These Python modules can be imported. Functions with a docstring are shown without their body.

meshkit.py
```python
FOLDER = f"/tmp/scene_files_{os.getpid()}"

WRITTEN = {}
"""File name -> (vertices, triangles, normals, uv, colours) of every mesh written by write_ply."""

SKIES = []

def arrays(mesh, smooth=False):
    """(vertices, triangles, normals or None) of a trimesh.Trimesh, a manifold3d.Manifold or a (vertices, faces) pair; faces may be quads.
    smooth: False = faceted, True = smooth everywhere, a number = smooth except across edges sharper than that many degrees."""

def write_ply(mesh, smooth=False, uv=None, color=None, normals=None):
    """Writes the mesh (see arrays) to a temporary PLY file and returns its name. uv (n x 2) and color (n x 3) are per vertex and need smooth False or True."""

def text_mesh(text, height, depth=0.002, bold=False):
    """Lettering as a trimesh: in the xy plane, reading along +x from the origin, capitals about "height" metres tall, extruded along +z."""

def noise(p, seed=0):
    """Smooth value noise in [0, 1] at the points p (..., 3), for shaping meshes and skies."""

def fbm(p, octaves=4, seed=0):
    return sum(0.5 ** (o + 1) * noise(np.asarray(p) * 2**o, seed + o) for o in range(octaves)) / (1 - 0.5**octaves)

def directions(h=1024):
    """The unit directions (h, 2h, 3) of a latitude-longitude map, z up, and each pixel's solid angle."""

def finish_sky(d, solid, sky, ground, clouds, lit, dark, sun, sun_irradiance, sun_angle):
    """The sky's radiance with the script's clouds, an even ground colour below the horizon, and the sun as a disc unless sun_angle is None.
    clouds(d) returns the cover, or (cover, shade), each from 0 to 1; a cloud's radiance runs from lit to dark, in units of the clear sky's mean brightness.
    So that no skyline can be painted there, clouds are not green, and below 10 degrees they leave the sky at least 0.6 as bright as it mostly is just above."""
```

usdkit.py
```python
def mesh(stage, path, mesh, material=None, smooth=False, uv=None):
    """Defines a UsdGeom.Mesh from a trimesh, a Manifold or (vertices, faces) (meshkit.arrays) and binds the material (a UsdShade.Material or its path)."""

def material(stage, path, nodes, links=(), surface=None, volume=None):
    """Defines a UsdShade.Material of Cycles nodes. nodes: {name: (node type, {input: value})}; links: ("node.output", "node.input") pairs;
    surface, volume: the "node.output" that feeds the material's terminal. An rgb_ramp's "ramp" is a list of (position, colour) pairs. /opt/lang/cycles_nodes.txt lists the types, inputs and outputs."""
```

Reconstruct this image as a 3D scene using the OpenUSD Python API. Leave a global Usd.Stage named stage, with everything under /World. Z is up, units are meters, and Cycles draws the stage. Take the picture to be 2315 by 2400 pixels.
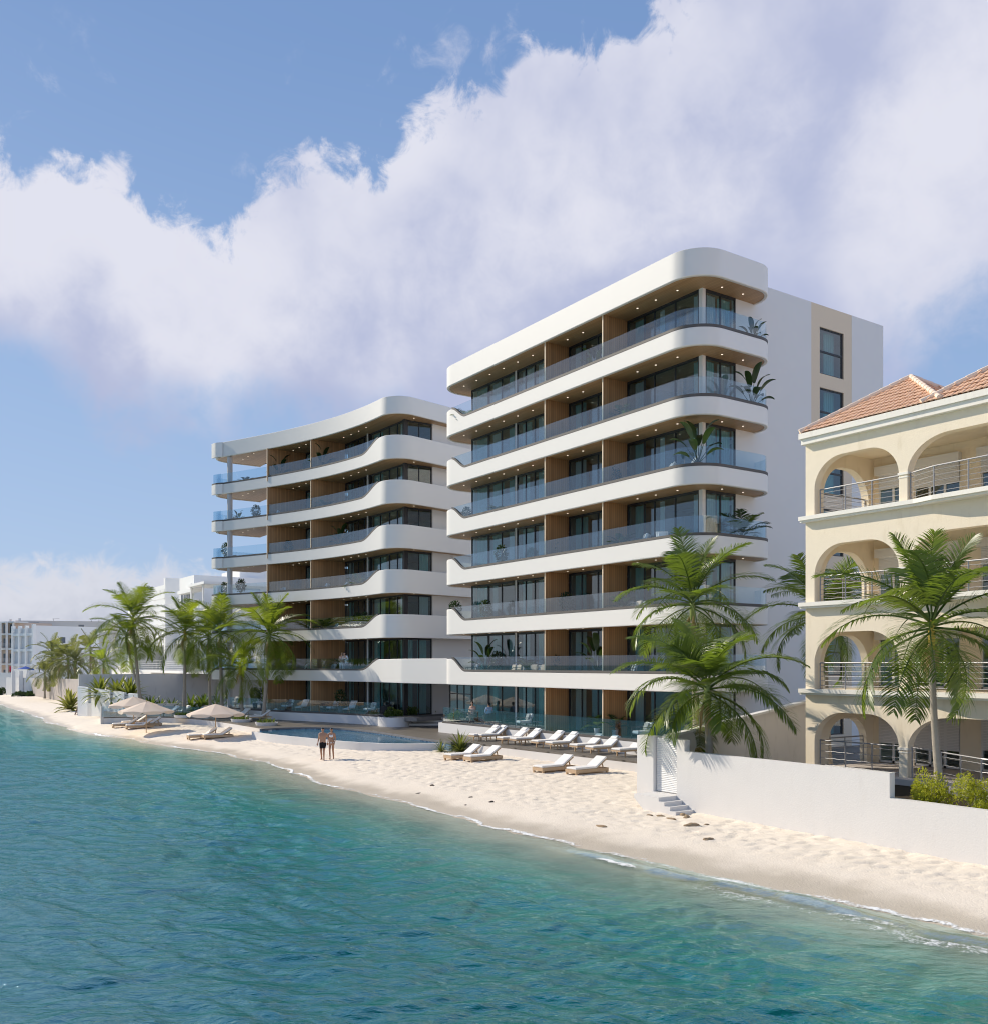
import math, random
import numpy as np
import trimesh, manifold3d, shapely
import shapely.geometry as sg
from pxr import Usd, UsdGeom, UsdLux, UsdShade, Gf, Sdf, Vt
import usdkit, meshkit

random.seed(7)
RNG = np.random.default_rng(7)
stage = Usd.Stage.CreateInMemory()
UsdGeom.SetStageUpAxis(stage, 'Z')
UsdGeom.Xform.Define(stage, '/World')
stage.SetDefaultPrim(stage.GetPrimAtPath('/World'))
UsdGeom.Scope.Define(stage, '/World/Looks')

# ------------------------------------------------------------------ camera, sky, sun, exposure
# World axes follow the main building: x runs along its sea front (towards the camera side), y inland, z up, sea level 0.
A34 = math.radians(34.0)
FPX, HZ, CXP = 2210.0, 1558.0, 1157.5           # focal length, horizon row, centre column of the 2315 x 2400 photograph
CAM = np.array([41.91, -31.50, 5.5])
FWD = np.array([-math.cos(A34), math.sin(A34), 0.0])
RGT = np.array([math.sin(A34), math.cos(A34), 0.0])
EXPOSURE = 0.04
SUN_EL, SUN_XY = math.radians(32.0), np.array([-0.894, -0.448])
SUN_INT, SKY_STR = 1.25, 0.1
SUN_COL = (1.0, 0.90, 0.76)

cam = UsdGeom.Camera.Define(stage, '/World/camera')
m4 = Gf.Matrix4d(*RGT, 0, 0, 0, 1, 0, *(-FWD), 0, *CAM, 1)
cam.AddTransformOp().Set(m4)
cam.CreateHorizontalApertureAttr(36.0)
cam.CreateVerticalApertureAttr(36.0 * 1024 / 987)
cam.CreateFocalLengthAttr(36.0 * FPX / 2315.0)
cam.CreateVerticalApertureOffsetAttr(36.0 * (HZ - 1200.0) / 2315.0)
cam.CreateClippingRangeAttr(Gf.Vec2f(0.1, 20000.0))
cam.CreateExposureAttr(EXPOSURE)

sun_dir = np.array([SUN_XY[0] * math.cos(SUN_EL), SUN_XY[1] * math.cos(SUN_EL), math.sin(SUN_EL)])
sun_dir /= np.linalg.norm(sun_dir)
sun = UsdLux.DistantLight.Define(stage, '/World/sun')
sun.CreateIntensityAttr(SUN_INT); sun.CreateAngleAttr(0.53); sun.CreateNormalizeAttr(True)
sun.CreateColorAttr(Gf.Vec3f(*SUN_COL))
zax = sun_dir; xax = np.cross([0, 0, 1.0], zax); xax /= np.linalg.norm(xax); yax = np.cross(zax, xax)
sun.AddTransformOp().Set(Gf.Matrix4d(*xax, 0, *yax, 0, *zax, 0, 0, 0, 0, 1))


class Nodes:
    """Small helper that strings shader nodes together."""
    def __init__(s): s.n, s.l, s.k = {}, [], 0
    def __call__(s, kind, name=None, **inp):
        s.k += 1
        name = name or f'n{s.k}'
        const = {}
        for k, v in inp.items():
            if isinstance(v, str) and '.' in v and v.split('.')[0] in s.n: s.l.append((v, f'{name}.{k}'))
            else: const[k] = v
        s.n[name] = (kind, const)
        return name
    def math(s, op, a, b=0.0, c=None, clamp=False):
        d = dict(math_type=op, value1=a, value2=b, use_clamp=clamp)
        if c is not None: d['value3'] = c
        return s('math', **d) + '.value'
    def vec(s, op, a, b=(0, 0, 0)): return s('vector_math', math_type=op, vector1=a, vector2=b)
    def smooth(s, x, lo, hi, a=0.0, b=1.0): return s('map_range', range_type='smoothstep', value=x, from_min=lo, from_max=hi, to_min=a, to_max=b, clamp=True) + '.result'
    def lin(s, x, lo, hi, a=0.0, b=1.0): return s('map_range', range_type='linear', value=x, from_min=lo, from_max=hi, to_min=a, to_max=b, clamp=True) + '.result'
    def mixc(s, f, a, b, op='mix'): return s('mix_color', blend_type=op, fac=f, a=a, b=b) + '.result'
    def noise(s, v, scale, detail=3, rough=.5, **k): return s('noise_texture', vector=v, scale=scale, detail=detail, roughness=rough, **k)
    def build(s, name, surface=None, volume=None): return usdkit.material(stage, f'/World/Looks/{name}', s.n, s.l, surface, volume)


def az_el(px, py):
    x, z = (px - CXP) / FPX, (HZ - py) / FPX
    return math.atan2(x, 1), math.atan2(z, math.hypot(x, 1))

AZ0 = 1.25
def edge_ramp(pts, left, right):
    """Cloud edge elevation by azimuth off the forward direction; even values left, right and behind, where the camera does not look."""
    q = sorted(az_el(*p) for p in pts)
    st = [((a + AZ0) / (2 * AZ0), (e, e, e)) for a, e in q]
    return [(0.0, (left,) * 3), (0.1, (left,) * 3)] + st + [(0.93, (right,) * 3), (1.0, (right,) * 3)]

# upper and lower edge of the big cloud bank and the top of the low cumulus behind it
UP = [(-60, 372), (0, 372), (63, 393), (127, 338), (190, 366), (273, 352), (336, 430), (355, 495), (412, 492), (470, 545), (508, 555), (565, 508),
      (597, 452), (666, 406), (698, 365), (774, 345), (844, 358), (907, 385), (939, 310), (990, 256), (1066, 240), (1130, 250), (1174, 212), (1228, 128),
      (1312, 98), (1350, 140), (1434, 80), (1498, 50), (1550, 6), (1650, -80), (1900, -200), (2200, -260), (2315, -260)]
LOW = [(-60, 800), (0, 815), (100, 855), (180, 900), (250, 975), (330, 1005), (470, 1010), (600, 1000), (800, 1030), (1100, 1040), (1700, 960), (2100, 860), (2200, 810), (2315, 770)]
CUM = [(-60, 1330), (0, 1330), (73, 1312), (160, 1290), (245, 1316), (343, 1336), (490, 1345), (900, 1350), (2315, 1345)]

N = Nodes()
tc = N('texture_coordinate', 'tc')
d = 'tc.generated'
cx = N.vec('dot_product', d, tuple(RGT)) + '.value'
cy = N.vec('dot_product', d, tuple(FWD)) + '.value'
sep = N('separate_xyz', 'sep', vector=d)
az = N.math('arctan2', cx, cy)
el = N.math('arcsine', 'sep.z')
fac = N.lin(az, -AZ0, AZ0)
def ramp(pts, left, right): return N('separate_color', color=N('rgb_ramp', ramp=edge_ramp(pts, left, right), fac=fac) + '.color') + '.r'
U, L, C2 = ramp(UP, .34, .34), ramp(LOW, .26, .26), ramp(CUM, .10, .10)
big = N.noise(d, 9, 9, .58, distortion=.25) + '.fac'
fine = N.noise(d, 30, 8, .62, distortion=.5) + '.fac'
soft = N.noise(d, 4.2, 3, .45) + '.fac'
n1 = N.math('subtract', big, .5)
n2 = N.math('subtract', fine, .5)
wob = N.math('add', N.math('multiply', n1, .10), N.math('multiply', n2, .115))
du = N.math('add', N.math('subtract', U, el), wob)                                        # depth below the upper edge
dl = N.math('add', N.math('subtract', el, L), N.math('add', N.math('multiply', n1, .20), N.math('multiply', n2, .05)))
top = N.smooth(du, -.010, .018)
bot = N.smooth(dl, -.035, .055)
cov = N.math('multiply', top, bot)
wisp = N.math('multiply', N.smooth(du, -.095, .0), N.smooth(N.math('add', N.math('multiply', fine, .55), N.math('multiply', big, .45)), .53, .70))
cov = N.math('maximum', cov, N.math('multiply', N.math('multiply', wisp, bot), .55))
dc = N.math('add', N.math('subtract', C2, el), N.math('multiply', wob, .8))
cum = N.math('multiply', N.smooth(dc, -.010, .022), .93)
# light: white crowns near the upper edge, lavender undersides, large soft patches of both
sh = N.math('add', N.math('multiply', N.smooth(du, .04, .26), .75), N.math('multiply', N.math('subtract', soft, .5), 3.0))
lob = N.noise(d, 6.5, 6, .52, distortion=.2) + '.fac'
lob2 = N.noise(N.vec('add', d, tuple(np.array([-.40, -.20, .55]) * .055)) + '.vector', 6.5, 6, .52, distortion=.2) + '.fac'
lobe = N.math('subtract', lob2, lob)                                                       # brighter where the cloud thins towards the sun
sh = N.math('add', N.math('add', sh, N.math('multiply', lobe, 1.3)), N.math('multiply', n1, .5))
shade = N.smooth(sh, -.30, .80)
CL, CD = (7.35, 7.45, 8.45), (4.5, 4.95, 6.9)
skyt = N('sky_texture', 'sky', sky_type='single_scattering', sun_disc=False, sun_elevation=SUN_EL, sun_rotation=math.atan2(SUN_XY[0], SUN_XY[1]), air_density=1.0, aerosol_density=.6, ozone_density=1.6, altitude=0.0)
SKY_GAIN = (1.02, 1.14, 1.45)
clear = N('rgb_ramp', ramp=[(0, (.40, .53, .74)), (.12, (.37, .51, .76)), (.30, (.305, .455, .73)), (.55, (.200, .335, .62)), (1, (.14, .25, .53))], fac=N.lin('sep.z', 0, 1)) + '.color'
base = N.mixc(.85, 'sky.color', N.mixc(1.0, clear, (10.0, 10.0, 10.0), 'multiply'))
ccol = N.mixc(shade, CL, CD)
c2col = N.mixc(N.smooth(N.math('add', dc, N.math('multiply', n1, .1)), .0, .10), (7.0, 7.1, 7.8), (4.6, 4.9, 5.9))
out = N.mixc(cov, N.mixc(cum, base, c2col), ccol)
N('background_shader', 'bg', color=out, strength=SKY_STR)
sky_mat = N.build('sky_clouds', 'bg.background')
dome = UsdLux.DomeLight.Define(stage, '/World/sky')
UsdShade.MaterialBindingAPI.Apply(dome.GetPrim()).Bind(sky_mat)
dome.GetPrim().SetCustomDataByKey('kind', 'structure')

import re

# ------------------------------------------------------------------ placing things
def P(px, py, Y):
    """World point seen at pixel (px, py) of the photograph at depth Y."""
    return CAM + Y * FWD + (px - CXP) / FPX * Y * RGT + np.array([0, 0, (HZ - py) / FPX * Y])
def G(px, py, z): return P(px, py, FPX * (CAM[2] - z) / (py - HZ))
def S(X, Y):
    """Camera-frame ground position (right, forward) to world x, y."""
    q = CAM + Y * FWD + X * RGT
    return np.array([q[0], q[1]])
def PX(x, y, z=0.0):
    q = np.array([x, y, z]) - CAM
    Y = q @ FWD
    return CXP + FPX * (q @ RGT) / Y, HZ - FPX * q[2] / Y, Y

_used = {}
def numbered(base):
    """base, base_001, base_002 ... under one parent path."""
    n = _used.get(base, 0); _used[base] = n + 1
    return base if n == 0 else f'{base}_{n:03d}'
def key(prim, **kw):
    for k, v in kw.items():
        if v: prim.SetCustomDataByKey(k, v)
def place(x, loc=(0, 0, 0), rz=0.0, scale=None, tilt=None):
    api = UsdGeom.Xformable(x); api.ClearXformOpOrder()
    api.AddTranslateOp().Set(Gf.Vec3d(*map(float, loc)))
    if tilt is not None: api.AddRotateXYZOp().Set(Gf.Vec3f(float(tilt[0]), float(tilt[1]), float(rz)))
    else: api.AddRotateZOp().Set(float(rz))
    if scale is not None: api.AddScaleOp().Set(Gf.Vec3f(*([float(scale)] * 3 if np.ndim(scale) == 0 else map(float, scale))))
def thing(name, label, cat, loc=(0, 0, 0), rz=0.0, group=None, scale=None, kind=None):
    path = numbered('/World/' + name)
    x = UsdGeom.Xform.Define(stage, path)
    place(x, loc, rz, scale)
    key(x.GetPrim(), label=label, category=cat, group=group, kind=kind)
    return path
def part(parent, name, mesh, mat, smooth=False, label=None, kind=None):
    path = numbered(f'{parent}/{name}')
    m = usdkit.mesh(stage, path, mesh.get() if isinstance(mesh, MB) else mesh, mat, smooth)
    key(m.GetPrim(), label=label, kind=kind)
    return path
def single(name, mesh, mat, label, cat, group=None, smooth=False, kind=None, loc=None, rz=0.0):
    path = numbered('/World/' + name)
    m = usdkit.mesh(stage, path, mesh.get() if isinstance(mesh, MB) else mesh, mat, smooth)
    if loc is not None: place(m, loc, rz)
    key(m.GetPrim(), label=label, category=cat, group=group, kind=kind)
    return path
def setting(name, mesh, mat, smooth=False):
    path = numbered('/World/' + name)
    m = usdkit.mesh(stage, path, mesh.get() if isinstance(mesh, MB) else mesh, mat, smooth)
    key(m.GetPrim(), kind='structure')
    return path
def dup(src, loc, rz=0.0, label=None, group=None, scale=None, tilt=None):
    """A copy of a thing, with its parts, under the next number."""
    prim = stage.GetPrimAtPath(src)
    path = numbered(re.sub(r'_[0-9]{3}$', '', src))
    x = UsdGeom.Xform.Define(stage, path)
    place(x, loc, rz, scale, tilt)
    p = x.GetPrim()
    p.GetReferences().AddInternalReference(src); p.SetInstanceable(True)
    was = prim.GetCustomData()
    key(p, label=label or was['label'], category=was['category'], group=group or was.get('group'))
    return path


class MB:
    """Collects boxes, prisms, tubes and lofts into one mesh."""
    def __init__(s): s.v, s.f, s.c = [], [], 0
    def raw(s, v, f):
        v = np.asarray(v, float).reshape(-1, 3); f = np.asarray(f, int)
        if f.ndim == 2 and f.shape[1] == 4: f = np.vstack([f[:, [0, 1, 2]], f[:, [0, 2, 3]]])
        s.v.append(v); s.f.append(f + s.c); s.c += len(v); return s
    def add(s, t, loc=None, rz=None):
        v = np.array(t.vertices)
        if rz is not None:
            c, q = math.cos(rz), math.sin(rz); v = v @ np.array([[c, q, 0], [-q, c, 0], [0, 0, 1]])
        if loc is not None: v = v + np.asarray(loc)
        return s.raw(v, t.faces)
    def box(s, a, b):
        (x0, y0, z0), (x1, y1, z1) = np.minimum(a, b), np.maximum(a, b)
        v = [(x0, y0, z0), (x1, y0, z0), (x1, y1, z0), (x0, y1, z0), (x0, y0, z1), (x1, y0, z1), (x1, y1, z1), (x0, y1, z1)]
        return s.raw(v, [(0, 3, 2, 1), (4, 5, 6, 7), (0, 1, 5, 4), (1, 2, 6, 5), (2, 3, 7, 6), (3, 0, 4, 7)])
    def slab(s, a, b, z0, z1, th, side=0.0):
        """A wall from a to b (x, y), th thick; side -1/0/1: thickness to the right, centred, to the left of a -> b."""
        a, b = np.asarray(a[:2], float), np.asarray(b[:2], float); t = (b - a) / np.linalg.norm(b - a); n = np.array([-t[1], t[0]])
        o = n * th / 2 * side; q = [a + o - n * th / 2, b + o - n * th / 2, b + o + n * th / 2, a + o + n * th / 2]
        za = np.broadcast_to(z0, 2); zb = np.broadcast_to(z1, 2); k = [0, 1, 1, 0]
        v = [(*q[i], za[k[i]]) for i in range(4)] + [(*q[i], zb[k[i]]) for i in range(4)]
        return s.raw(v, [(0, 3, 2, 1), (4, 5, 6, 7), (0, 1, 5, 4), (1, 2, 6, 5), (2, 3, 7, 6), (3, 0, 4, 7)])
    def bar(s, a, b, w, h=None, up=(0, 0, 1)):
        a, b = np.asarray(a, float), np.asarray(b, float); t = b - a; t /= np.linalg.norm(t)
        x = np.cross(t, up)
        if np.linalg.norm(x) < 1e-6: x = np.cross(t, (1, 0, 0))
        x /= np.linalg.norm(x); y = np.cross(x, t); h = h or w
        o = [-x * w / 2 - y * h / 2, x * w / 2 - y * h / 2, x * w / 2 + y * h / 2, -x * w / 2 + y * h / 2]
        return s.raw([a + q for q in o] + [b + q for q in o], [(0, 3, 2, 1)[::-1], (4, 5, 6, 7)[::-1], (0, 1, 5, 4)[::-1], (1, 2, 6, 5)[::-1], (2, 3, 7, 6)[::-1], (3, 0, 4, 7)[::-1]])
    def prism(s, poly, z0, z1):
        if not isinstance(poly, sg.Polygon): poly = sg.Polygon(np.asarray(poly)[:, :2])
        t = trimesh.creation.extrude_polygon(poly, z1 - z0, engine='earcut'); return s.add(t, (0, 0, z0))
    def loft(s, rings, closed=True, caps=True):
        """rings: (n, k, 3)."""
        r = np.asarray(rings, float); n, k = r.shape[:2]; m = k if closed else k - 1
        i, j = np.meshgrid(np.arange(n - 1), np.arange(m), indexing='ij')
        q = np.stack([i * k + j, i * k + (j + 1) % k, (i + 1) * k + (j + 1) % k, (i + 1) * k + j], -1).reshape(-1, 4)
        f = [tuple(x) for x in q]
        s.raw(r.reshape(-1, 3), q)
        if caps and closed:
            off = s.c - n * k
            e = np.array([(0, j + 1, j) for j in range(1, k - 1)] + [((n - 1) * k, (n - 1) * k + j, (n - 1) * k + j + 1) for j in range(1, k - 1)])
            s.f.append(e + off)
        return s
    def tube(s, pts, rad, sides=8):
        p = np.asarray(pts, float); rad = np.broadcast_to(rad, (len(p),)); t = np.gradient(p, axis=0); t /= np.linalg.norm(t, axis=1, keepdims=True) + 1e-12
        ref = np.array([0, 0, 1.0]) if abs(t[0, 2]) < .9 else np.array([1.0, 0, 0])
        rings = []
        for q, tt, r in zip(p, t, rad):
            a = np.cross(tt, ref); na = np.linalg.norm(a)
            if na < 1e-6: a = np.cross(tt, [0, 1.0, 0]); na = np.linalg.norm(a)
            a /= na; b = np.cross(tt, a); g = np.arange(sides) * 2 * np.pi / sides
            rings.append(q + r * (np.cos(g)[:, None] * a + np.sin(g)[:, None] * b))
        return s.loft(rings)
    def disc(s, c, r, h, n=16):
        t = trimesh.creation.cylinder(radius=r, height=h, sections=n); return s.add(t, np.asarray(c) + np.array([0, 0, h / 2]))
    def get(s):
        return trimesh.Trimesh(np.vstack(s.v), np.vstack(s.f), process=False)
def rbox(a, b, r=.02, seg=6):
    """Box with rounded edges."""
    a, b = np.minimum(a, b) + r, np.maximum(a, b) - r
    pts = (np.array([[x, y, z] for x in (a[0], b[0]) for y in (a[1], b[1]) for z in (a[2], b[2])])[:, None] + r * sphere_pts(seg)[None]).reshape(-1, 3)
    return trimesh.convex.convex_hull(pts)
def sphere_pts(seg=6):
    return np.array(trimesh.creation.icosphere(1).vertices)
def to_tri(man):
    m = man.to_mesh(); return trimesh.Trimesh(m.vert_properties[:, :3], m.tri_verts, process=False)
def joined(ms):
    b = MB()
    for m in ms: b.add(m)
    return b.get()
def round_line(pts, radii, n=9):
    """An open polyline with its inner corners rounded."""
    pts = [np.asarray(p, float) for p in pts]; out = [pts[0]]
    for a, b, c, r in zip(pts, pts[1:], pts[2:], radii):
        u, w = (a - b) / np.linalg.norm(a - b), (c - b) / np.linalg.norm(c - b); ang = math.acos(np.clip(u @ w, -1, 1))
        if r <= 0 or ang > math.pi - .03: out.append(b); continue
        t = r / math.tan(ang / 2); ctr = b + (u + w) / np.linalg.norm(u + w) * r / math.sin(ang / 2)
        p, q = b + u * t - ctr, b + w * t - ctr; a0 = math.atan2(p[1], p[0]); da = (math.atan2(q[1], q[0]) - a0 + math.pi) % (2 * math.pi) - math.pi
        out += [ctr + r * np.array([math.cos(a0 + da * k / n), math.sin(a0 + da * k / n)]) for k in range(n + 1)]
    return np.array(out + [pts[-1]])
def normals2(line):
    """Unit normals to the right of a polyline, and the mitre stretch at each point."""
    t = np.diff(line, axis=0); t /= np.linalg.norm(t, axis=1, keepdims=True); n = np.stack([t[:, 1], -t[:, 0]], 1)
    m = np.vstack([n[:1], n[:-1] + n[1:], n[-1:]]); m /= np.linalg.norm(m, axis=1, keepdims=True)
    k = np.concatenate([[1], 1 / np.maximum((m[1:-1] * n[1:]).sum(1), .4), [1]]); return m * k[:, None]
def offset(line, d): return line + normals2(line) * d
def ribbon(line, d0, d1, z0, z1):
    """A band following a plan line between the offsets d0 and d1 (to the right) and the heights z0, z1 (per point or one)."""
    n = normals2(line); z0 = np.broadcast_to(z0, len(line)); z1 = np.broadcast_to(z1, len(line)); a, b = line + n * d0, line + n * d1
    rings = np.stack([np.c_[a, z0], np.c_[b, z0], np.c_[b, z1], np.c_[a, z1]], 1)
    return MB().loft(rings)
def resample(line, step):
    L = np.concatenate([[0], np.cumsum(np.linalg.norm(np.diff(line, axis=0), axis=1))]); n = max(2, int(L[-1] / step) + 1); s = np.linspace(0, L[-1], n)
    return np.stack([np.interp(s, L, line[:, 0]), np.interp(s, L, line[:, 1])], 1)
def sstep(x, a, b):
    t = np.clip((np.asarray(x, float) - a) / (b - a), 0, 1); return t * t * (3 - 2 * t)

# ------------------------------------------------------------------ materials
def simple(name, col, rough=.6, spec=.5, metal=0.0, noise=0.0, scale=6.0, bump=0.0, bscale=60.0, coat=0.0, dirt=None):
    """Plain material with a little tone variation and relief."""
    N = Nodes(); N('geometry', 'g')
    base = tuple(col)
    if noise: 
        f = N.noise('g.position', scale, 5, .6) + '.fac'
        base = N.mixc(f, tuple(np.array(col) * (1 - noise)), tuple(np.minimum(np.array(col) * (1 + noise), .95)))
    if dirt:
        f2 = N.smooth(N.noise(N('mapping', vector='g.position', scale=(1.2, 1.2, .35)) + '.vector', 2.2, 7, .65) + '.fac', .52, .75)
        base = N.mixc(N.math('multiply', f2, dirt[1]), base, dirt[0])
    kw = {}
    if bump: kw['normal'] = N('bump', height=N.noise('g.position', bscale, 4, .6) + '.fac', strength=bump, distance=.02) + '.normal'
    N('principled_bsdf', 'p', base_color=base, roughness=rough, specular_ior_level=spec, metallic=metal, coat_weight=coat, **kw)
    return N.build(name, 'p.BSDF')
def glass(name, tint, ior, gloss=(1, 1, 1), rough=0.0, wave=0.0):
    """Thin pane: tinted see-through mixed with a mirror by the view angle, alike on both faces."""
    N = Nodes(); N('geometry', 'g'); N('fresnel', 'fr', IOR=N.math('multiply_add', 'g.backfacing', 1 / ior - ior, ior)); N('transparent_bsdf', 't', color=tint); kw = {}
    if wave: kw['normal'] = N('bump', height=N.noise('g.position', .9, 1, .4) + '.fac', strength=wave, distance=.02) + '.normal'
    N('glossy_bsdf', 'g1', color=gloss, roughness=rough, **kw); N('mix_closure', 'm', fac='fr.fac', closure1='t.BSDF', closure2='g1.BSDF')
    return N.build(name, 'm.closure')
def wood(name, c0, c1, width, axis, along, groove=.02):
    """Boards: axis 'x'/'y' across the boards, along the grain direction; tone by board, grain, a groove between."""
    N = Nodes(); N('geometry', 'g'); N('separate_xyz', 's', vector='g.position')
    q = N.math('divide', f's.{axis}', width)
    k = N.math('floor', q); fr = N.math('fraction', q)
    tone = N('white_noise_texture', dimensions='1D', w=k) + '.value'
    sc = {'x': (1.5, 22, 22), 'y': (22, 1.5, 22), 'z': (22, 22, 1.2)}[along]
    grain = N.noise(N.vec('add', N('mapping', vector='g.position', scale=sc) + '.vector', N('combine_xyz', x=k, y=k, z=k) + '.vector') + '.vector', 1.0, 6, .65, distortion=.6) + '.fac'
    f = N.math('add', N.math('multiply', tone, .5), N.math('multiply', grain, .6))
    col = N.mixc(f, c0, c1)
    edge = N.math('minimum', fr, N.math('subtract', 1.0, fr))
    gap = N.smooth(edge, 0.0, groove / width)
    col = N.mixc(gap, tuple(np.array(c0) * .35), col)
    bmp = N('bump', height=N.math('add', N.math('multiply', gap, .6), N.math('multiply', grain, .15)), strength=.5, distance=.02) + '.normal'
    N('principled_bsdf', 'p', base_color=col, roughness=.45, normal=bmp)
    return N.build(name, 'p.BSDF')
def emits(name, col, strength):
    N = Nodes(); N('emission', 'e', color=col, strength=strength); return N.build(name, 'e.emission')
def leafy(name, c0, c1, trans, tw=.35, rough=.4, tip=None):
    N = Nodes(); N('object_info', 'o'); N('geometry', 'g')
    f = N.math('add', N.math('multiply', 'o.random', .6), N.math('multiply', N.noise('g.position', 3.0, 2) + '.fac', .5))
    col = N.mixc(f, c0, c1)
    if tip is not None:
        col = N.mixc(N.math('multiply', N.smooth('o.random', tip[1], tip[1] + .06), .85), col, tip[0])
    isl = N.math('multiply', N.math('subtract', 'g.random_per_island', .5), .5)
    col = N('hsv', value=N.math('add', 1.0, isl), color=col) + '.color'
    N('principled_bsdf', 'p', base_color=col, roughness=rough, specular_ior_level=.5)
    tc_ = N.mixc(f, tuple(np.array(trans) * .8), tuple(np.array(trans) * 1.2))
    N('translucent_bsdf', 't', color=tc_)
    N('mix_closure', 'm', fac=tw, closure1='p.BSDF', closure2='t.BSDF')
    return N.build(name, 'm.closure')

white = simple('white_render', (.70, .69, .67), .7, .3, noise=.025, scale=1.3, bump=.12, bscale=35)
white_fascia = simple('white_fascia', (.72, .70, .66), .55, .35, noise=.02, scale=.7, bump=.05, bscale=20)
white_old = simple('weathered_white', (.70, .69, .67), .85, .2, noise=.05, scale=1.6, bump=.25, bscale=30, dirt=((.5, .48, .45), .35))
white_wall = simple('white_boundary_plaster', (.68, .66, .635), .85, .2, noise=.03, scale=1.1, bump=.3, bscale=22, dirt=((.60, .57, .53), .28))
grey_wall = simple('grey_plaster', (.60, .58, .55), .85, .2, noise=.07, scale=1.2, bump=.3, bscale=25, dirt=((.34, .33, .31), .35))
beige_panel = simple('beige_stone_panel', (.70, .585, .44), .8, .2, noise=.05, scale=14, bump=.35, bscale=14)
stucco = simple('yellow_stucco', (.86, .755, .585), .85, .2, noise=.05, scale=2.6, bump=.3, bscale=24, dirt=((.66, .55, .38), .4))
cream = simple('cream_trim', (.86, .82, .73), .75, .25, noise=.04, scale=3, bump=.15, bscale=30, dirt=((.55, .50, .42), .3))
shutter_white = simple('shutter_white', (.72, .71, .69), .5, .4, noise=.02, scale=2)
frame_dark = simple('dark_frame', (.022, .022, .025), .4, .5)
coping_dark = simple('dark_coping', (.095, .088, .082), .6, .4, noise=.08, scale=4)
concrete_col = simple('grey_column', (.47, .47, .48), .7, .3, noise=.04, scale=3)
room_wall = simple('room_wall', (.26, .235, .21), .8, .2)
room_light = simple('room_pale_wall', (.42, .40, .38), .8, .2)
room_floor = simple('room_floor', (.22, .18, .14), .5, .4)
wood_wall = wood('wood_wall', (.30, .155, .064), (.51, .29, .132), .14, 'y', 'z', .012)
wood_soffit = wood('wood_soffit', (.38, .215, .098), (.53, .325, .16), .13, 'y', 'x', .006)
pane_glass = glass('window_glass', (.78, .89, .90), 1.74, wave=.04)
rail_glass = glass('balustrade_glass', (.82, .90, .94), 1.75)
far_glass = simple('far_window', (.10, .12, .14), .12, .6)
steel = simple('rail_steel', (.30, .30, .31), .45, .5, metal=.6)
dark_steel = simple('dark_steel', (.10, .10, .11), .4, .5, metal=.6)
lamp_glow = emits('downlight', (1.0, .88, .70), 1.15)
terrace_floor = simple('terrace_floor', (.20, .19, .18), .6, .4, noise=.1, scale=3)
deck_wood = wood('deck_boards', (.12, .105, .088), (.19, .17, .142), .15, 'y', 'x', .012)
cushion = simple('white_cushion', (.78, .765, .735), .9, .15, noise=.03, scale=9, bump=.25, bscale=60)
cushion_grey = simple('grey_cushion', (.42, .40, .385), .9, .15, noise=.05, scale=9, bump=.25, bscale=60)
cushion_beige = simple('beige_cushion', (.58, .47, .37), .9, .15, noise=.05, scale=9)
cushion_green = simple('olive_cushion', (.22, .24, .11), .9, .15, noise=.05, scale=9)
teak = simple('light_teak', (.52, .37, .23), .6, .3, noise=.12, scale=14)
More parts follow.
